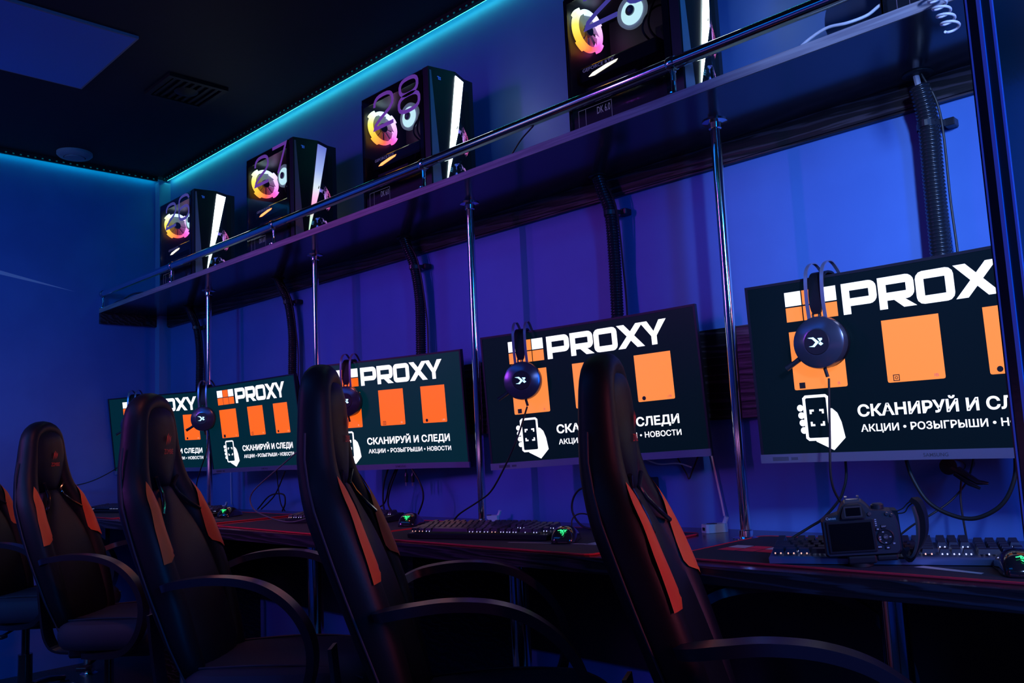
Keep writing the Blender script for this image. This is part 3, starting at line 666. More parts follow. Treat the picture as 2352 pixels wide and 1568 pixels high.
def intake():
    m = mat('intake_glow', (.05, .05, .05), .4); nt = m.node_tree; b = nt.nodes['Principled BSDF']
    tc = nt.nodes.new('ShaderNodeTexCoord'); sp_ = nt.nodes.new('ShaderNodeSeparateXYZ'); ad = nt.nodes.new('ShaderNodeMapRange')
    ad.inputs['From Min'].default_value = -.055; ad.inputs['From Max'].default_value = .08
    cr = nt.nodes.new('ShaderNodeValToRGB'); e = cr.color_ramp.elements; e[0].position = 0; e[0].color = (.05, .4, .05, 1); e[1].position = 1; e[1].color = (1, .02, .22, 1)
    k = e.new(.35); k.color = (.06, .12, .9, 1); k = e.new(.62); k.color = (.45, .3, 1, 1)
    nt.links.new(tc.outputs['Object'], sp_.inputs[0]); nt.links.new(sp_.outputs['Y'], ad.inputs['Value']); nt.links.new(ad.outputs[0], cr.inputs[0]); nt.links.new(cr.outputs[0], b.inputs['Emission Color'])
    vo = nt.nodes.new('ShaderNodeTexVoronoi'); vo.feature = 'DISTANCE_TO_EDGE'; vo.inputs['Scale'].default_value = 165; vo.inputs['Randomness'].default_value = .35
    nt.links.new(tc.outputs['Object'], vo.inputs['Vector'])
    lt = nt.nodes.new('ShaderNodeMapRange'); lt.inputs['From Min'].default_value = .26; lt.inputs['From Max'].default_value = .10; lt.inputs['To Min'].default_value = 0; lt.inputs['To Max'].default_value = 1.1
    nz = nt.nodes.new('ShaderNodeTexNoise'); nz.inputs['Scale'].default_value = 38; nt.links.new(tc.outputs['Object'], nz.inputs['Vector'])
    n2 = nt.nodes.new('ShaderNodeMapRange'); n2.inputs['From Min'].default_value = .42; n2.inputs['From Max'].default_value = .58; nt.links.new(nz.outputs['Fac'], n2.inputs['Value'])
    ml = nt.nodes.new('ShaderNodeMath'); ml.operation = 'MULTIPLY'
    nt.links.new(vo.outputs['Distance'], lt.inputs['Value']); nt.links.new(lt.outputs[0], ml.inputs[0]); nt.links.new(n2.outputs[0], ml.inputs[1]); nt.links.new(ml.outputs[0], b.inputs['Emission Strength'])
intake()
pcs = [('26', -3.035, 'wedge_white', 'gpu_slot_white', 'computer tower numbered 26, farthest left on the shelf'),
       ('27', -2.170, 'wedge_rainbow', 'gpu_slot', 'computer tower numbered 27, its front light fading from blue to pink'),
       ('28', -1.335, 'wedge_white', 'gpu_slot', 'computer tower numbered 28 on the middle of the shelf'),
       ('29', -.370, 'wedge_white', 'gpu_slot_white', 'nearest numbered computer tower, cut off by the top of the picture'),
       ('26', .485, 'wedge_white', 'gpu_slot', 'computer tower at the far right of the shelf, only its base in view')]
for n_, x_, wg, sl, lb in pcs:
    p_ = make_pc(lb, n_ if x_ < .4 else '', x_, wg, sl)

# ------------------------------------------------------------------ corrugated hoses and clamps
def corrugated(path, r, pitch=.0085, amp=.0028):
    P = smoothpath(path, 10); L = [0]
    for a, b in zip(P, P[1:]): L.append(L[-1]+(b-a).length)
    tot = L[-1]; n = int(tot/pitch); pts = []; rs = []
    def at(s):
        for i in range(len(L)-1):
            if L[i+1] >= s: return P[i].lerp(P[i+1], (s-L[i])/max(1e-9, L[i+1]-L[i]))
        return P[-1]
    for k in range(n):
        for f_, rr in ((0, r-amp), (.28, r), (.62, r), (.9, r-amp)): pts.append(at((k+f_)*pitch)); rs.append(rr)
    return MB().tube(pts, rs, 14)
hosex = [(-3.255, -3.20, -3.178), (-2.354, -2.295, -2.272), (-1.428, -1.39, -1.372), (-.479, -.452, -.450), (.462, .469, .466)]
hl = ['farthest corrugated hose, dropping behind the leftmost monitor', 'corrugated hose beside the second post, behind the second monitor', 'corrugated hose dropping behind the middle monitor',
      'corrugated black hose dropping behind the second nearest monitor', 'thick corrugated black hose above the nearest monitor']
for i, (a, b, c) in enumerate(hosex):
    t = thing('cable_hose', hl[i], 'hose', (0, 0, 0), group='corrugated hoses from shelf to monitors')
    r = .0235 if i == 4 else .0195
    top = 1.770 if i == 4 else 1.796
    corrugated([(a, -.064, top), ((a+b)/2, -.060, 1.745), (b, -.048, 1.68), (c, -.044, 1.55), (c, -.046, 1.38), (c, -.05, 1.22)], r).obj('hose_tube', 'hose', t, smooth=60)
    MB().lathe([(r+.010, 1.7995), (r+.010, 1.797), (r+.002, 1.795)], 20, 'z', (a, -.064, 0)).obj('hole_ring', 'rubber', t)
    MB().strap(smoothpath([(b-r-.006, -.004, 1.68), (b-r-.003, -.046, 1.68), (b, -.048-r-.003, 1.68), (b+r+.003, -.046, 1.68), (b+r+.006, -.004, 1.68)], 5), .014, .0025, (0, 0, 1)).box((b+r+.004, -.032, 1.672), (b+r+.026, -.002, 1.690), .002).obj('clamp', 'plastic_black', t)
    MB().tube(smoothpath([(a+.008, -.07, 1.80), (b+r+.004, -.052, 1.70), (c+r+.004, -.034, 1.5), (c+r+.007, -.034, 1.36), (c+r+.004, -.04, 1.22)]), .0028, 8).obj('side_cable', 'rubber', t)
    if i == 4: MB().tube([(a-.004, -.066, 1.80), (a, -.064, 1.762)], .007, 8).obj('cable_end', 'silver_satin', t)

# ------------------------------------------------------------------ desk mats
def desk_mat(label, corners, prints):
    t = thing('desk_mat', label, 'mouse mat', (0, 0, .7502), group='red stitched desk mats')
    P = [Vector((x, y)) for x, y in corners]; out = []
    n = len(P)
    for i in range(n):
        a, b, c = P[i-1], P[i], P[(i+1) % n]; r = .03
        p1 = b+(a-b).normalized()*r; p2 = b+(c-b).normalized()*r
        for k in range(5): q = k/4; out.append(p1*(1-q)**2+b*2*q*(1-q)+p2*q*q)
    MB().loft([[(p.x, p.y, 0) for p in out], [(p.x, p.y, .0035) for p in out]]).obj('cloth_pad', 'mat_cloth', t)
    pts = [(p.x, p.y, .0025) for p in out]; pts.append(pts[0])
    MB().tube(pts, .0026, 6, caps=False).obj('stitched_edge', 'red_stitch', t)
    for m, pl in prints:
        for poly in pl: MB().add([(x, y, 0) for x, y in poly], [tuple(range(len(poly)))]).obj('printed_mark', m, t, (0, 0, .0040))
    return t
def par(o, a, b): return [o, (o[0]+a[0], o[1]+a[1]), (o[0]+a[0]+b[0], o[1]+a[1]+b[1]), (o[0]+b[0], o[1]+b[1])]
def tiles(o, s):
    w_, r_ = [], []
    for i in range(3):
        for j in range(2):
            q = (o[0]+i*s*1.08, o[1]+j*s*1.08); (w_ if (j == 1 and i != 1) else r_).append(par(q, (s, 0), (0, s)))
    return [('print_white', w_), ('print_red', r_)]
def swash(x, y): return [('print_grey', [[(x, y), (x+.16, y+.02), (x+.17, y+.012), (x+.02, y-.02)], [(x+.05, y+.03), (x+.2, y+.05), (x+.19, y+.04), (x+.07, y+.02)]])]
desk_mat('desk mat with red edge and red and white squares printed, under the camera', [(.02, -.545), (.02, -.135), (.90, -.135), (.90, -.560)], tiles((.058, -.405), .042) + [('print_white', [[(.50, -.47), (.62, -.50), (.62, -.485), (.51, -.45)]])])
desk_mat('red edged desk mat under the second nearest keyboard', [(-1.06, -.575), (-1.06, -.14), (-.15, -.14), (-.15, -.590)], [('print_white', [[(-.50, -.50), (-.26, -.44), (-.26, -.432), (-.50, -.492)], par((-.285, -.45), (.035, .0), (0, .05))])])
desk_mat('red edged desk mat in front of the middle monitor', [(-1.995, -.555), (-1.995, -.14), (-1.085, -.14), (-1.085, -.590)], swash(-1.45, -.42))
desk_mat('red edged desk mat in front of the second monitor from the left', [(-2.90, -.56), (-2.90, -.14), (-2.09, -.14), (-2.09, -.52)], swash(-2.35, -.44))
desk_mat('farthest red edged desk mat, at the left end of the desk', [(-3.62, -.56), (-3.62, -.14), (-2.96, -.14), (-2.96, -.56)], swash(-3.2, -.42))

# ------------------------------------------------------------------ keyboards
rows = [[1, None, 1, 1, 1, 1, .5*0 or None, 1, 1, 1, 1, None, 1, 1, 1, 1],
        ]
KU = .0190
layout = []   # (x, row, width)
def addrow(r, widths, x0=0, skips=()):
    x = x0
    for w_ in widths:
        if w_ < 0: x += -w_; continue
        layout.append((x, r, w_)); x += w_
addrow(5, [1, -1, 1, 1, 1, 1, -.5, 1, 1, 1, 1, -.5, 1, 1, 1, 1, -.25, 1, 1, 1])
addrow(4, [1]*13+[2, -.25, 1, 1, 1, -.25, 1, 1, 1, 1])
addrow(3, [1.5]+[1]*12+[1.5, -.25, 1, 1, 1, -.25, 1, 1, 1, 1])
addrow(2, [1.75]+[1]*11+[2.25, -3.5, 1, 1, 1])
addrow(1, [2.25]+[1]*10+[2.75, -1.25, 1, -1.25, 1, 1, 1, 1])
addrow(0, [1.25, 1.25, 1.25, 6.25, 1.25, 1.25, 1.25, 1.25, -.25, 1, 1, 1, -.25, 2, 1])
KBL, KBW = 22.6*KU+.010, .130
keymesh = {}
def key_mesh(w_):
    if w_ not in keymesh:
        L = w_*KU-.0016; W = KU-.0016; i = .0022
        mb = MB(); mb.loft([[(0, 0, 0), (L, 0, 0), (L, W, 0), (0, W, 0)], [(i, i*.8, .0085), (L-i, i*.8, .0085), (L-i, W-i*1.2, .0095), (i, W-i*1.2, .0095)]])
        keymesh[w_] = mb.mesh('key', 'keycap')
    return keymesh[w_]
def make_keyboard(label, loc, rz, plate, single):
    t = thing('keyboard', label, 'keyboard', loc, (0, 0, rz), group='mechanical keyboards on the desk')
    MB().loft([[(0, 0, .001), (KBL, 0, .001), (KBL, KBW, .001), (0, KBW, .001)], [(-.001, -.001, .011), (KBL+.001, -.001, .011), (KBL+.001, KBW+.001, .022), (-.001, KBW+.001, .022)], [(.001, .002, .014), (KBL-.001, .002, .014), (KBL-.001, KBW-.001, .025), (.001, KBW-.001, .025)]]).obj('base_plate', plate, t)
    tilt = math.atan2(.011, KBW)
    place = []
    for (x, r, w_) in layout:
        y = .009 + r*(KU+.0006) + (.004 if r == 5 else 0); z = .014 + y*math.tan(tilt) + .004
        place.append((.005+x*KU, y, z, w_, r))
    if single:
        for (x, y, z, w_, r) in place:
            ob('key', key_mesh(w_), t, (x, y, z), (tilt + (.10 if r > 3 else (-.05 if r == 0 else 0)), 0, 0))
    else:
        mb = MB()
        for (x, y, z, w_, r) in place:
            L = w_*KU-.0016; W = KU-.0016; i = .0022
            mb.loft([[(x, y, z), (x+L, y, z), (x+L, y+W, z), (x, y+W, z)], [(x+i, y+i, z+.009), (x+L-i, y+i, z+.009), (x+L-i, y+W-i, z+.010), (x+i, y+W-i, z+.010)]])
        o = mb.obj('keys', 'keycap', t); o['kind'] = 'stuff'
    mb = MB(); mw = MB()
    for (x, y, z, w_, r) in place:
        k = mb if random.random() < .8 else mw
        if w_ > 5: continue
        L = w_*KU
        for dx in ((.25, .68) if w_ < 1.6 else (.45,)):
            cx = x+L*dx; k.add([(cx-.0012, y-.0016, z-.001), (cx+.0012, y-.0016, z-.001), (cx+.0012, y-.0006, z+.0018), (cx-.0012, y-.0006, z+.0018)], [(0, 1, 2, 3)])
    o = mb.obj('backlight', 'key_glow', t); o['kind'] = 'stuff'
    o = mw.obj('backlight', 'key_glow_warm', t); o['kind'] = 'stuff'
    return t
ZD = .7545
make_keyboard('nearest keyboard with silver front edge, behind the camera', (.262, -.548, ZD), math.radians(22), 'kb_alu', True)
make_keyboard('black keyboard in front of the second nearest monitor', (-.850, -.545, ZD), math.radians(15), 'plastic_black', True)
make_keyboard('black keyboard partly hidden by a chair, in front of the middle monitor', (-1.760, -.395, ZD), math.radians(16), 'plastic_black', True)
make_keyboard('small-looking keyboard with glowing keys under the second monitor', (-2.86, -.44, ZD), math.radians(12), 'plastic_black', False)
make_keyboard('farthest keyboard, seen between the two left chairs', (-3.60, -.46, ZD), math.radians(14), 'plastic_black', False)

# ------------------------------------------------------------------ mice
def make_mouse(label, loc, rz):
    t = thing('computer_mouse', label, 'mouse', loc, (0, 0, rz), group='computer mice with green emblems')
    # body along +y (buttons away), superellipsoid loft along y
    rings = []; N = 16
    prof = [(-.062, .010, .004), (-.060, .022, .012), (-.052, .029, .024), (-.038, .032, .034), (-.018, .032, .040), (.006, .0300, .038), (.030, .0295, .031), (.050, .0295, .023), (.060, .028, .016), (.063, .024, .008)]
    for y, hw, hh in prof:
        rg = []
        for k in range(N):
            a = PI*k/(N-1); c, s = math.cos(a), math.sin(a)
            rg.append((hw*math.copysign(abs(c)**.75, c), y, .001+hh*s**.75))
        rings.append(rg)
    b = MB().loft(rings).obj('shell', 'plastic_gloss', t, smooth=60)
    MB().tube([(0, .036, .031), (0, .046, .028)], .004, 8).lathe([(.001, -.003), (.007, -.003), (.0075, 0), (.007, .003), (.001, .003)], 16, 'x', (0, .040, .026)).obj('scroll_wheel', 'rubber', t)
    # green emblem on the back of the palm rest
    mb = MB(); k = .92
    for pts in ([(-.013, .006), (-.008, .007), (-.004, .009), (0, .005), (.003, .008), (.006, .007), (.013, .0075)],
                [(-.004, .009), (-.005, .004), (0, .002), (.003, .008)], [(.006, .007), (.009, .003), (.004, .0), (0, .002)],
                [(-.005, .0), (-.003, -.003), (.003, -.003), (.004, -.006), (.001, -.012)]):
        strokes(mb, [(a*k, b_*k) for a, b_ in pts], .0019)
    mb.obj('glowing_emblem', 'mouse_glow', t, (0, -.0535, .0275), (-math.radians(50), 0, 0))
    MB().box((-.030, -.05, 0), (.030, .055, .002)).obj('foot_pad', 'rubber', t)
    return t
mice = [('nearest mouse with green emblem, right of the camera', (.665, -.455), .45), ('mouse with green emblem beside the second nearest keyboard', (-.372, -.415), .55),
        ('mouse with green emblem in front of the middle monitor', (-1.18, -.27), .6), ('farthest mouse, a green emblem below the second monitor', (-2.36, -.305), .6)]
for l, p, r in mice: make_mouse(l, (p[0], p[1], ZD), r)

# ------------------------------------------------------------------ photo camera on the desk
def make_camera():
    t = thing('photo_camera', 'black single lens reflex camera standing on the desk, its back screen dark', 'camera', (.432, -.515, .7545), (0, 0, math.radians(24)))
    t.rotation_euler = (math.radians(3), math.radians(-3.5), math.radians(24))
    k = 1.0; z0 = .020
    # body outline in x/z seen from behind (x to the right), built in depth along +y (lens side)
    out = [(-.064, z0+.004), (-.060, z0), (.060, z0), (.066, z0+.006), (.067, z0+.05), (.064, z0+.066), (.056, z0+.078), (.040, z0+.080), (.024, z0+.082), (.016, z0+.092), (.010, z0+.098), (-.020, z0+.098), (-.027, z0+.092), (-.034, z0+.078), (-.058, z0+.071), (-.064, z0+.066)]
    def ins(o, d):
        cx = sum(p[0] for p in o)/len(o); cz = sum(p[1] for p in o)/len(o); return [(cx+(x-cx)*d, cz+(z-cz)*d) for x, z in o]
    mb = MB(); rg = [[(x, y, z) for x, z in ins(out, d)] for d, y in ((.95, 0), (1, .006), (1, .04), (.95, .050))]
    mb.loft(rg); body = mb.obj('body', 'camera_body', t, smooth=35)
    mb = MB().loft([[(x, y, z0+zz) for (x, y) in ((.036, .045), (.040, .062), (.054, .070), (.066, .062), (.069, .02))] for zz in (.002, .03, .06, .074)]); mb.obj('hand_grip', 'camera_body', t, smooth=50)
    MB().box((-.056, -.004, z0+.008), (.026, .001, z0+.066), .0015).obj('screen_frame', 'plastic_black', t)
    MB().box((-.051, -.0046, z0+.012), (.021, -.0041, z0+.061)).obj('display', 'lcd_black', t)
    ey = MB(); ey.loft([[(x, y, z) for x, z in ((-.026, z0+.070), (.014, z0+.070), (.015, z0+.076), (.009, z0+.092), (.004, z0+.095), (-.016, z0+.095), (-.021, z0+.092), (-.027, z0+.076))] for y in (0, -.012)])
    e = ey.obj('eyepiece', 'rubber', t, smooth=30)
    MB().box((-.018, -.0130, z0+.075), (.006, -.0121, z0+.089)).obj('viewfinder_glass', 'lcd_black', e)
    mb = MB(); strokes(mb, [(-.020, z0+.0735), (.008, z0+.0735), (.008, z0+.0905), (-.020, z0+.0905)], .0018, True); mb.obj('eyepiece_rim', 'camera_satin', e, (0, -.0124, 0))
    MB().box((-.0175, .008, z0+.098), (.0075, .026, z0+.101)).box((-.0175, .008, z0+.101), (-.0155, .026, z0+.106)).box((.0055, .008, z0+.101), (.0075, .026, z0+.106)).box((-.0175, .008, z0+.105), (-.013, .026, z0+.1062)).box((.003, .008, z0+.105), (.0075, .026, z0+.1062)).obj('hot_shoe', 'chrome_dull', t)
    MB().lathe([(.0105, 0), (.0112, .001), (.0112, .008), (.0095, .009), (.001, .009)], 24, 'z', (.036, .02, z0+.0795)).obj('mode_dial', 'plastic_black', t, smooth=30)
    MB().lathe([(.001, .009), (.008, .009), (.0085, .0105), (.001, .011)], 24, 'z', (.036, .02, z0+.0795)).obj('dial_cap', 'camera_satin', t)
    # buttons
    def button(x, z, r, m='camera_satin', nm='button'):
        MB().lathe([(.001, -.0035), (r*.8, -.0035), (r, -.002), (r, .001)], 16, 'y', (x, 0, z)).obj(nm, m, t, smooth=30)
    button(.0205, z0+.0745, .0036); button(.049, z0+.073, .0032, 'chrome_dull'); button(.057, z0+.070, .003, 'chrome_dull')
    for x, z in ((.031, z0+.047), (.041, z0+.051), (.030, z0+.0155), (.043, z0+.014)): MB().box((x-.0045, -.0028, z-.003), (x+.0045, 0, z+.003), .0009).obj('button', 'plastic_black', t)
    pad = MB().lathe([(.001, -.002), (.011, -.002), (.0128, -.0032), (.0142, -.002), (.0142, .001)], 32, 'y', (.042, 0, z0+.0325)).obj('control_pad', 'plastic_black', t, smooth=30)
    MB().lathe([(.001, -.0042), (.0042, -.0042), (.0048, -.003), (.0048, 0)], 20, 'y', (.042, 0, z0+.0325)).obj('set_button', 'camera_satin', pad, smooth=30)
    text('pad_lettering', 'SET', 'mark_grey', pad, (.0392, -.0045, z0+.0313), (0, 0, 0), .0025, .0056, .01)
    text('disp_lettering', 'DISP', 'mark_grey', t, (.0375, -.0032, z0+.0500), (0, 0, 0), .0026, .0075, .01)
    for n_, (x, z) in enumerate(((.0385, z0+.0415), (.0325, z0+.033), (.0325, z0+.029), (.041, z0+.0225), (.0495, z0+.0325))):
        mb = MB(); rect(mb, x-.0013, z-.001, x+.0018, z+.001); mb.obj('pad_icon', 'mark_grey', pad, (0, -.0036, 0))
    for (x, z, w_) in ((.030, z0+.0155, .006), (.0435, z0+.0135, .004), (.0545, z0+.0205, .0035), (.031, z0+.047, .003)):
        mb = MB(); rect(mb, x-w_/2, z-.0012, x+w_/2, z+.0012); mb.obj('button_icon', 'mark_grey', t, (0, -.0031, 0))
    for kk in range(4):
        mb = MB(); rect(mb, .0275, z0+.0525+kk*.0035, .0305, z0+.0545+kk*.0035); mb.obj('button_icon', 'mark_grey', t, (0, -.0021, 0))
    text('brand_mark', 'Canon', 'print_white', t, (-.0545, -.0012, z0+.0688), (0, 0, 0), .0048, .0175, .02)
    # lens pointing away, quick release plate
    MB().lathe([(.030, .050), (.033, .056), (.033, .085), (.030, .09), (.030, .105), (.026, .107), (.001, .104)], 32, 'y', (-.006, 0, z0+.045)).obj('lens', 'camera_body', t, smooth=30)
    MB().box((-.027, .002, 0.006), (.022, .046, z0), .003).box((.022, .004, .009), (.058, .044, z0-.001), .003).obj('release_plate', 'plastic_black', t)
    MB().lathe([(.022, .0), (.022, .006), (.018, .0075)], 24, 'z', (-.006, .024, 0)).obj('plate_foot', 'rubber', t, smooth=30)
    # hand strap standing out on the right
    pts = smoothpath([(.070, .03, z0+.004), (.080, .025, z0-.012), (.092, .02, z0+.006), (.106, .018, z0+.03), (.110, .018, z0+.06), (.106, .018, z0+.083), (.098, .022, z0+.092)], 6)
    MB().strap(pts, .034, .009, (.25, 1, 0)).obj('hand_strap', 'leather_black', t, smooth=40)
    pts2 = smoothpath([(.069, .03, z0+.002), (.082, .01, z0-.006), (.094, .004, z0+.02), (.0985, .002, z0+.055), (.096, .004, z0+.082)], 6)
    MB().strap(pts2, .016, .004, (.4, 1, 0)).obj('strap_pad', 'camera_satin', t, smooth=40)
    MB().tube(smoothpath([(.098, .02, z0+.090), (.088, .02, z0+.086), (.078, .02, z0+.077), (.066, .022, z0+.072)]), .0012, 6).tube(smoothpath([(.100, .02, z0+.088), (.088, .02, z0+.080), (.080, .02, z0+.070), (.066, .024, z0+.068)]), .0012, 6).obj('strap_cord', 'rubber', t)
    return t
mat('camera_satin', (.07, .07, .085), .28, bump=(80, .02, .0003))
make_camera()

# ------------------------------------------------------------------ chairs
def back_frame(s):
    """centre line of the backrest: s metres up from the seat -> (x, z)"""
    x, z, st = -.078, .46, .01
    k = 0
    while k < s-1e-9:
        d = min(st, s-k); th = 20 if k < .46 else 20-21*min(1, (k-.46)/.12)
        th = math.radians(th); x -= math.sin(th)*d; z += math.cos(th)*d; k += d
    th = 20 if s < .46 else 20-21*min(1, (s-.46)/.12)
    th = math.radians(th)
    return Vector((x, 0, z)), Vector((math.cos(th), 0, math.sin(th)))      # point, forward normal
def bp(s, w, d):
    p, n = back_frame(s); return p + Vector((0, w, 0)) + n*d
def smoothval(tab, s):
    for (a, va), (b, vb) in zip(tab, tab[1:]):
        if a <= s <= b:
            q = (s-a)/(b-a); q = q*q*(3-2*q); return va+(vb-va)*q
    return tab[-1][1] if s > tab[-1][0] else tab[0][1]
def WD(s): return .030+.017*smoothval([(0, 0), (.2, .8), (.42, 1), (.52, .6), (.62, .3), (.7, .1)], s)     # half depth of a wing
def WO(s): return .014*smoothval([(0, .4), (.3, 1), (.55, .4), (.7, 0)], s)
def make_chair():
    t = thing('gaming_chair', 'x', 'chair', group='orange winged gaming chairs in front of the desk')
    # ---- frame: arch of two wings joined over the head
    wing = [(0, .128), (.10, .148), (.26, .156), (.36, .152), (.44, .138), (.52, .108), (.60, .090), (.68, .080)]
    path = []
    ss = [.0, .05, .1, .16, .22, .28, .34, .40, .45, .50, .55, .60, .65]
    for s in ss: path.append((s, smoothval(wing, s)))
    arch = [(s, w_) for s, w_ in path] + [(.692, .074), (.714, .045), (.722, 0)]
    full = arch + [(s, -w_) for s, w_ in arch[-2::-1]]
    rings = []; n = len(full); N = 14
    for i, (s, w_) in enumerate(full):
        a = full[max(i-1, 0)]; b = full[min(i+1, n-1)]
        tv = Vector((b[0]-a[0], b[1]-a[1])).normalized(); nv = Vector((-tv.y, tv.x))     # in (s,w) plane
        hw = .037 if s < .45 else .037-.009*min(1, (s-.45)/.2)
        dp = WD(s)
        hw *= (.75 if s < .02 else 1)
        rg = []
        for k in range(N):
            q = 2*PI*k/N; c, d = math.cos(q), math.sin(q)
            ds, dw = nv.x*hw*c, nv.y*hw*c
            off = dp*math.copysign(abs(d)**.8, d) + WO(s)
            rg.append(bp(min(max(s+ds, -.02), .76), w_+dw, off))
        rings.append(rg)
    MB().loft(rings).obj('backrest', 'leather_black', t, smooth=True, sub=1)
    # ---- welt seam along the wings
    for sg in (-1, 1):
        pts = [bp(s, sg*(smoothval(wing, s)+.036), -.008) for s in ss[:-1]]
        MB().tube(pts, .0022, 6).obj('seam', 'stitch', t)
    # ---- head pad
    hp = [(.480, .034, .022), (.495, .044, .032), (.53, .082, .038), (.58, .108, .040), (.63, .112, .039), (.68, .098, .034), (.712, .068, .024)]
    rings = []
    for s, hw, dp in hp: rings.append([bp(s, hw*math.cos(2*PI*k/16), .012+dp*math.sin(2*PI*k/16)) for k in range(16)])
    hd = MB().loft(rings).obj('head_pad', 'leather_black', t, smooth=True, sub=1)
    # ---- lower back panel
    lp = [(-.01, .120, .03), (.08, .140, .034), (.18, .150, .038), (.28, .148, .040), (.34, .132, .040), (.39, .100, .038), (.43, .066, .034), (.465, .042, .030), (.495, .036, .028)]
    rings = []
    for s, hw, dp in lp:
        rg = []
        for k in range(20):
            q = 2*PI*k/20; rg.append(bp(s, hw*math.copysign(abs(math.cos(q))**.6, math.cos(q)), .012+dp*math.sin(q)))
        rings.append(rg)
    MB().loft(rings).obj('back_panel', 'leather_black', t, smooth=True, sub=1)
    # ---- orange wing inserts on the inner front of each wing
    for sg in (-1, 1):
        vs = []; fs = []; K = 16; J = 5
        for i in range(K+1):
            f_ = i/K; s = .285+(.505-.285)*f_
            c0 = smoothval(wing, s); hw = .037 if s < .45 else .037-.009*min(1, (s-.45)/.2)
            wdt = 1.75*(1-f_**2.4)*(1 if f_ > .14 else .30+.70*f_/.14)
            a0 = .72+.35*f_; a1 = a0 + wdt
            dp = WD(s)
            for j in range(J+1):
                q = a0+(a1-a0)*j/J
                c, d = math.cos(q), math.sin(q)
                off = (dp+.0035)*abs(d)**.8 + WO(s)
                vs.append(bp(s, sg*(c0+(hw+.0035)*c), off))
        for i in range(K):
            for j in range(J): fs.append((i*(J+1)+j, i*(J+1)+j+1, (i+1)*(J+1)+j+1, (i+1)*(J+1)+j))
        MB().add(vs, fs).obj('wing_insert', 'leather_orange', t, smooth=True)
    # ---- glossy frames of the two neck openings
    for sg in (-1, 1):
        pts = [bp(.515, sg*.062, .044), bp(.488, sg*.042, .036), bp(.462, sg*.046, .040), bp(.430, sg*.075, .048), bp(.405, sg*.112, .054)]
        MB().tube(pts, .0045, 8).obj('opening_rim', 'plastic_gloss', t, smooth=40)
    # ---- red print on the head pad
    lg, nrm = back_frame(.60); lp_ = bp(.535, 0, .0565)
    tilt = math.atan2(nrm.z, nrm.x)
    z_ = text('red_lettering', 'ZOMBIE', 'logo_red', hd, bp(.582, -.026, .0535), (0, 0, 0), .014, .052, .0)
    z_.rotation_euler = Matrix(((0, -nrm.x, -nrm.z), (1, 0, 0), (0, -nrm.z, nrm.x))).to_euler()
    mb = MB()
    for k in range(3): band(mb, [(-.014+k*.009, -.004+k*.002), (-.010+k*.009, .020-k*.001), (.0+k*.007, .030-k*.004), (-.006+k*.009, .012)])
    c_ = mb.obj('red_claw_mark', 'logo_red', hd, bp(.608, -.002, .0540)); c_.rotation_euler = z_.rotation_euler
    # ---- seat
    rings = []
    def seatring(z, k, hl=.235, hw=.225, cx=.115):
        rg = []
        for q in range(28):
            a = 2*PI*q/28; c, d = math.cos(a), math.sin(a)
            x = cx+hl*k*math.copysign(abs(c)**.55, c); y = hw*k*math.copysign(abs(d)**.55, d)
            zz = z - (.022*max(0, (x-.22)/.13)**2 if z > .44 else 0)
            rg.append((x, y, zz))
        return rg
    MB().loft([seatring(.395, .80), seatring(.40, .95), seatring(.43, 1.0), seatring(.465, .99), seatring(.487, .93), seatring(.495, .80), seatring(.492, .45)]).obj('seat', 'seat_fabric', t, smooth=True, sub=1)
    for sg in (-1, 1):
        MB().tube(smoothpath([(-.09, sg*.15, .492), (.1, sg*.165, .498), (.25, sg*.16, .488), (.335, sg*.14, .455)]), .003, 6).obj('seat_seam', 'stitch', t)
    # ---- armrests: flat loops
    for sg in (-1, 1):
        y = sg*.255
        pts = smoothpath([(-.125, y*.78, .690), (-.095, y*.93, .701), (-.055, y, .709), (.01, y, .714), (.085, y, .708), (.150, y, .686), (.205, y, .643), (.240, y, .585), (.248, y, .52), (.225, y*.98, .45), (.17, y*.92, .402), (.08, y*.8, .388), (.02, y*.7, .386)], 6)
        MB().strap(pts, [min(.046, .016+.0035*q_) for q_ in range(len(pts))], .018, (0, 1, 0)).obj('armrest', 'arm_plastic', t, smooth=30)
    # ---- mechanism, column, star base
    MB().box((-.10, -.09, .355), (.20, .09, .392), .008).obj('tilt_mechanism', 'plastic_black', t)
    MB().strap(smoothpath([(.0, 0, .365), (-.16, 0, .362), (-.215, 0, .40), (-.235, 0, .50), (-.245, 0, .60)], 5), .06, .008, (0, 1, 0)).obj('back_bracket', 'plastic_black', t)
    MB().tube([(0, 0, .10), (0, 0, .23)], .028, 16).tube([(0, 0, .23), (0, 0, .36)], .016, 14).obj('gas_column', 'plastic_gloss', t, smooth=40)
    MB().lathe([(.045, .075), (.045, .10), (.03, .115), (.001, .115)], 20).obj('base_hub', 'plastic_black', t, smooth=30)
    for k in range(5):
        a = 2*PI*k/5+.3; c, s = math.cos(a), math.sin(a)
        lg_ = MB().tube([(c*.03, s*.03, .09), (c*.16, s*.16, .085), (c*.285, s*.285, .062)], [.024, .019, .014], 10, r2=[.018, .014, .011], ref=(0, 0, 1)).obj('base_leg', 'plastic_gloss', t, smooth=40)
        cs = MB()
        for o_ in (-.014, .014):
            cx, cy = c*.285-s*o_, s*.285+c*o_
            rg = []
            for (dd, rr) in ((-.008, .018), (-.006, .025), (.006, .025), (.008, .018)):
                rg.append([(cx-s*dd+math.cos(q*PI/8)*rr*c, cy+c*dd+math.cos(q*PI/8)*rr*s, .0255+math.sin(q*PI/8)*rr) for q in range(16)])
            cs.loft(rg)
        cs.tube([(c*.285, s*.285, .03), (c*.285, s*.285, .066)], .007, 8)
        cs.obj('caster', 'plastic_black', lg_, smooth=40)
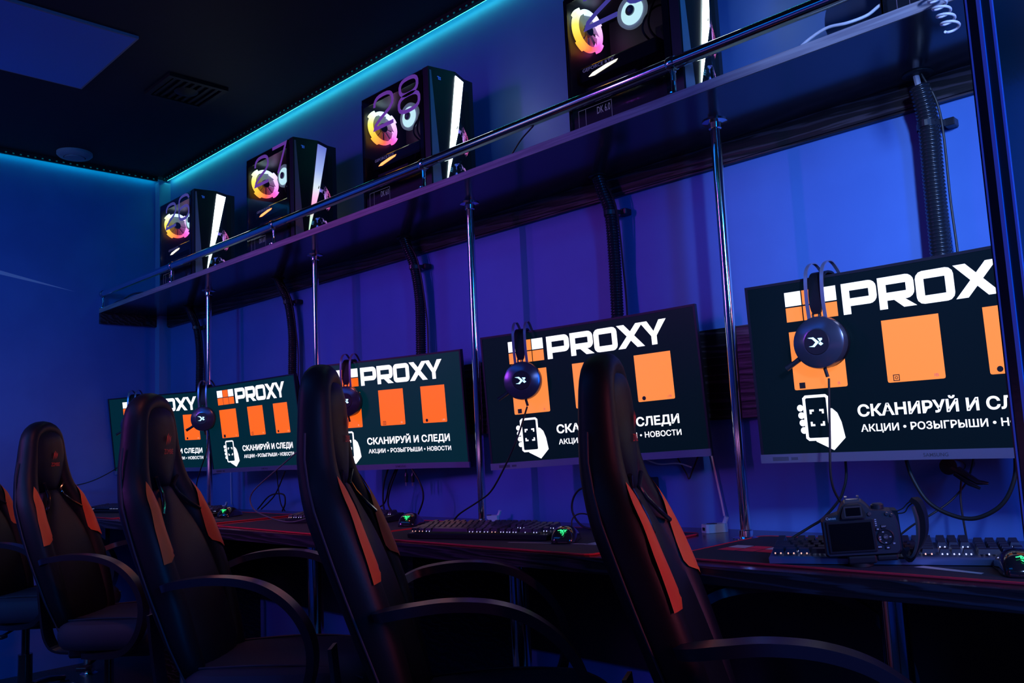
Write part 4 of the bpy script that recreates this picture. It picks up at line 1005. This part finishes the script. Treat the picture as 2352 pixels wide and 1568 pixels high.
    MB().tube([(.03, -.10, .37), (.05, -.24, .362)], .005, 8).box((.035, -.275, .355), (.07, -.235, .366), .002).obj('height_lever', 'plastic_black', t)
    return t
mat('arm_plastic', (.014, .018, .032), .3, bump=(200, .1, .0005))
chairs = [((.341, -.717), .482, -.011, 'nearest gaming chair, its headrest in front of the second nearest monitor'),
          ((-.270, -.893), .80, .025, 'gaming chair seen edge-on, headrest over the left side of the middle monitor'),
          ((-1.020, -.950), .73, .020, 'gaming chair with red print facing right, in front of the farthest monitors'),
          ((-2.139, -.876), .73, .0, 'gaming chair against the dark left wall, second from the left edge'),
          ((-2.98, -.90), .75, .0, 'leftmost gaming chair, cut off by the picture edge')]
for i, ((x, y), yaw, dz, lb) in enumerate(chairs):
    if i == 0: c_ = first_chair = make_chair()
    else: c_ = copy_tree(first_chair)
    c_.location = (x, y, 0); c_.rotation_euler = (0, 0, yaw); c_['label'] = lb
    for ch in c_.children:       # gas lift height: everything above the column moves
        if ch.name.split('.')[0] not in ('gas_column', 'base_hub', 'base_leg'): ch.location.z += dz

# ------------------------------------------------------------------ cables and small things
def cable(name, label, pts, r, m='rubber', cat='cable', group=None, n=8):
    o = MB().tube(smoothpath(pts, n), r, 8).obj(name, m, smooth=60); return tag(o, label, cat, group)
def P5(i, x, z, y): p, R = on_monitor(i, x, z, y); return p
h5, _ = on_monitor(4, -.164, MH/2-.226, -.024)
cable('headset_cable', 'headset cable hanging in front of the nearest monitor screen', [tuple(h5), (.302, -.33, .99), (.297, -.33, .90), (.300, -.30, .85), (.315, -.24, .79), (.33, -.2, .762)], .0026)
cable('power_cable', 'cable looping below the nearest monitor toward its keyboard', [(.273, -.2, .955), (.271, -.2, .90), (.262, -.2, .87), (.248, -.2, .845), (.209, -.2, .806), (.176, -.2, .786), (.13, -.22, .756)], .0030)
cable('power_cable', 'thick black cable hanging in a wide loop under the nearest monitor', [(.400, -.2, .97), (.403, -.2, .938), (.412, -.2, .897), (.438, -.2, .848), (.478, -.2, .822), (.526, -.2, .815), (.576, -.2, .842), (.604, -.2, .892), (.612, -.2, .95)], .0042)
cable('thin_cable', 'thin cable dropping from the clamp below the nearest monitor', [(.478, -.06, .97), (.472, -.08, .90), (.470, -.1, .84), (.474, -.1, .757)], .0022)
cable('thin_cable', 'thin cable slanting up to the clamp below the nearest monitor', [(.50, -.05, .97), (.482, -.07, .89), (.455, -.1, .845), (.42, -.13, .815), (.38, -.14, .79), (.34, -.15, .757)], .0022)
h4, _ = on_monitor(3, -.197, MH/2-.226, -.024)
cable('headset_cable', 'headset cable trailing from the second nearest monitor past the third post', [tuple(h4), (-.638, -.3, 1.027), (-.688, -.3, .953), (-.757, -.3, .872), (-.815, -.3, .839), (-.906, -.3, .798), (-.97, -.28, .762)], .0026)
cable('power_cable', 'cable arching behind the mouse beside the nearest chair backrest', [(-.41, -.2, .90), (-.46, -.2, .878), (-.506, -.2, .866), (-.532, -.2, .835), (-.532, -.2, .798), (-.496, -.2, .764), (-.42, -.2, .757)], .0030)
cable('mouse_cable', 'mouse cable standing in a small loop behind the second nearest mouse', [(-.405, -.355, .775), (-.43, -.32, .80), (-.44, -.27, .808), (-.42, -.22, .79), (-.39, -.19, .757)], .0020)
cable('thin_cable', 'pale thin cable sagging under the second nearest monitor', [(-.40, -.03, .945), (-.375, -.025, .934), (-.345, -.025, .927), (-.286, -.025, .928), (-.244, -.025, .917)], .0022, 'white_plastic')
cable('thin_cable', 'dark thin cable hanging in a V on the wall under the second nearest monitor', [(-.30, -.012, .95), (-.27, -.012, .90), (-.262, -.012, .885), (-.25, -.012, .905), (-.22, -.012, .96)], .0022)
for i_, (lb_, pp) in enumerate([('black cable bundle dropping under the middle monitor, left strand', [(-1.487, -.12, .95), (-1.524, -.12, .879), (-1.533, -.12, .815), (-1.521, -.12, .76)]),
    ('black cable under the middle monitor curling left onto the desk', [(-1.461, -.1, .95), (-1.516, -.1, .878), (-1.546, -.1, .813), (-1.588, -.1, .789), (-1.70, -.1, .765)]),
    ('black cable bowed to the right under the middle monitor', [(-1.375, -.12, .95), (-1.312, -.12, .879), (-1.298, -.12, .826), (-1.335, -.12, .762)]),
    ('crossing black cable under the middle monitor', [(-1.44, -.11, .95), (-1.50, -.11, .86), (-1.515, -.11, .80), (-1.47, -.11, .76)])]):
    cable('power_cable', lb_, pp, .0032)
for x in (-1.416, -1.378):
    t = thing('usb_plug', ('left' if x < -1.4 else 'right') + ' one of two small plugs dangling under the middle monitor', 'plug', (x, -.1, .917), group='two plugs dangling under the middle monitor')
    MB().tube([(0, 0, .03), (0, 0, 0)], .0015, 6).obj('lead', 'rubber', t); MB().tube([(0, 0, 0), (0, 0, -.012), (0, 0, -.035)], [.003, .007, .006], 8).obj('plug_body', 'plastic_black', t); MB().box((-.004, -.002, -.048), (.004, .002, -.035)).obj('connector', 'chrome_dull', t)
cable('power_cable', 'cable looping loosely on the desk under the second monitor', [(-2.256, -.1, .93), (-2.331, -.1, .841), (-2.388, -.1, .802), (-2.464, -.1, .765)], .0030)
cable('power_cable', 'round cable loop lying up against the wall under the second monitor', [(-2.495, -.1, .765), (-2.387, -.1, .825), (-2.276, -.1, .832), (-2.26, -.1, .795), (-2.285, -.1, .760)], .0034)
cable('thin_cable', 'dark cable hanging left of the round loop under the second monitor', [(-2.40, -.06, .95), (-2.385, -.06, .86), (-2.33, -.08, .79), (-2.28, -.09, .76)], .0026)
cable('headset_cable', 'long headset cable curving over the desk beside the edge-on chair', [(-1.57, -.35, 1.045), (-1.611, -.4, 1.028), (-1.792, -.4, .954), (-1.989, -.4, .864), (-1.990, -.4, .806), (-1.892, -.4, .776), (-1.722, -.4, .759), (-1.562, -.4, .782), (-1.40, -.40, .800)], .0026, 'cable_grey')
h2, _ = on_monitor(1, -.317, MH/2-.226, -.024)
cable('headset_cable', 'headset cable hanging past the leftmost chrome post', [tuple(h2), (-2.64, -.27, 1.03), (-2.68, -.28, .95), (-2.72, -.28, .88), (-2.73, -.28, .765)], .0026)
cable('thin_cable', 'white wire on the wall between post and hub under the second monitor', [(-2.925, -.008, .95), (-2.922, -.008, .86), (-2.919, -.008, .77)], .0024, 'white_plastic')
cable('headset_cable', 'dark cable curving along the left wall beside the farthest chair', [(-3.45, -.30, 1.02), (-3.52, -.35, .96), (-3.60, -.45, .905), (-3.66, -.60, .885), (-3.67, -.75, .89)], .0026)
cable('thin_cable', 'pale wire taped up the wall left of the thick post', [(-.21, -.008, 1.04), (-.190, -.008, .96), (-.180, -.008, .90), (-.168, -.008, .83), (-.160, -.010, .785)], .0028, 'white_plastic')
# white adapters
def adapter(label, loc, rz, s=1.0):
    t = thing('white_adapter', label, 'adapter', loc, (0, 0, rz), group='small white adapters on the desk')
    MB().loft([[(x*s, y*s, z*s) for (x, y) in ((-.012, -.032), (.012, -.032), (.016, -.026), (.016, .026), (.012, .032), (-.012, .032), (-.016, .026), (-.016, -.026))] for z in (0, .004)] +
              [[(x*s*.98, y*s*.98, .022*s) for (x, y) in ((-.012, -.032), (.012, -.032), (.016, -.026), (.016, .026), (.012, .032), (-.012, .032), (-.016, .026), (-.016, -.026))]]).obj('housing', 'white_plastic', t, smooth=30)
    MB().box((-.006*s, -.0328*s, .006*s), (.006*s, -.031*s, .014*s)).obj('port', 'plastic_black', t)
    MB().box((-.010*s, -.018*s, .0218*s), (.010*s, .002*s, .0235*s)).obj('top_label', 'plastic_black', t)
    MB().tube([(0, .028*s, .018*s), (0, .034*s, .030*s), (.002, .036*s, .038*s)], .006*s, 10).obj('cable_boot', 'white_plastic', t, smooth=40)
    return t
adapter('white adapter with a port, on the desk by the thick post', (-.145, -.085, .7505), -.5)
adapter('white adapter behind the second nearest keyboard by the third post', (-1.02, -.06, .7505), -.9, .9)
adapter('small white adapter behind the keyboard by the leftmost post', (-2.93, -.06, .7505), -.9, .9)
adapter('small white adapter behind the mouse, at the back of the desk', (-.53, -.05, .7505), .4, .7)
adapter('white adapter on the mat right beside the nearest chair backrest', (-.215, -.42, .7545), .9, 1.0)
# clamp below nearest monitor
t = thing('cable_clamp', 'black clamp with a lever on the wall under the nearest monitor', 'clamp', (.462, -.10, .915))
MB().lathe([(.001, -.03), (.018, -.03), (.020, -.02), (.020, .02), (.014, .098)], 20, 'y').obj('socket', 'plastic_gloss', t, smooth=30)
MB().tube([(.0, -.02, .0), (.03, -.025, -.018), (.055, -.03, -.034), (.075, -.03, -.036)], [.010, .008, .006, .003], 10).obj('lever', 'plastic_gloss', t, smooth=30)
MB().tube([(.012, -.034, -.016), (.04, -.036, -.036), (.06, -.036, -.046)], [.004, .005, .003], 8).obj('tongue', 'plastic_gloss', t, smooth=30)
t = thing('wall_socket', 'black plug block on the wall behind the nearest chair backrest', 'socket', (-.40, -.01, .86))
MB().box((-.03, -.035, -.03), (.03, .009, .03), .004).obj('plug_body', 'plastic_black', t); MB().box((-.02, -.037, .0), (.02, -.035, .02)).obj('face_plate', 'rubber', t); MB().tube([(-.01, -.02, -.03), (-.01, -.02, -.055)], .006, 8).obj('lead', 'rubber', t)
t = thing('wall_socket', 'black plug block on the wall under the second monitor', 'socket', (-2.10, -.01, .935))
MB().box((-.05, -.045, -.018), (.05, .009, .018), .004).obj('plug_body', 'plastic_black', t); MB().box((-.03, -.047, -.008), (.03, -.045, .008)).obj('face_plate', 'rubber', t)
# coiled white cable hanging from the shelf
pts = []
for k in range(110):
    a = k/110*2*PI*5.6; q = k/110
    pts.append((.606+.034*q+.0135*math.cos(a), -.392-.004*q+.0135*math.sin(a), 1.828-.098*q))
o = MB().tube(pts, .0026, 8).obj('coiled_cable', 'white_plastic', smooth=60); tag(o, 'white coiled cable hanging over the front edge of the shelf', 'cable')
cable('white_cable', 'flat white cable bowed up on the shelf near the coiled cable', [(.300, -.33, 1.829), (.33, -.33, 1.846), (.375, -.33, 1.858), (.42, -.33, 1.852), (.455, -.31, 1.862), (.485, -.30, 1.878), (.492, -.27, 1.868), (.47, -.24, 1.832)], .0036, 'white_plastic')
hd_ = thing('round_speaker', 'round black speaker ring standing on the shelf at the right', 'speaker', (.415, -.22, 1.914))
MB().lathe([(.060, -.012), (.084, -.014), (.0865, -.008), (.0865, .014), (.06, .02)], 40, 'y').obj('outer_ring', 'silver_dark', hd_, smooth=30)
MB().lathe([(.001, .0), (.02, -.004), (.058, -.006), (.06, .01)], 32, 'y').obj('cone', 'plastic_black', hd_, smooth=30)
MB().box((-.03, -.01, -.0885), (.03, .02, -.080), .002).obj('foot', 'plastic_black', hd_)
cable('shelf_cable', 'dark cable lying in a loop at the far left end of the shelf', [(-3.60, -.30, 1.829), (-3.45, -.33, 1.842), (-3.30, -.34, 1.848), (-3.18, -.33, 1.838), (-3.1, -.28, 1.829)], .005, 'plastic_gloss')
cable('shelf_cable', 'second dark cable lying flat on the left end of the shelf', [(-3.58, -.34, 1.830), (-3.47, -.345, 1.836), (-3.36, -.345, 1.83), (-3.25, -.34, 1.830)], .005, 'plastic_gloss')
cable('shelf_cable', 'thin cable dropping from the rail between towers 28 and 29', [(-.47, -.352, 1.888), (-.52, -.352, 1.862), (-.56, -.35, 1.832)], .0022)
for xx in (-1.70, -.60):
    pass
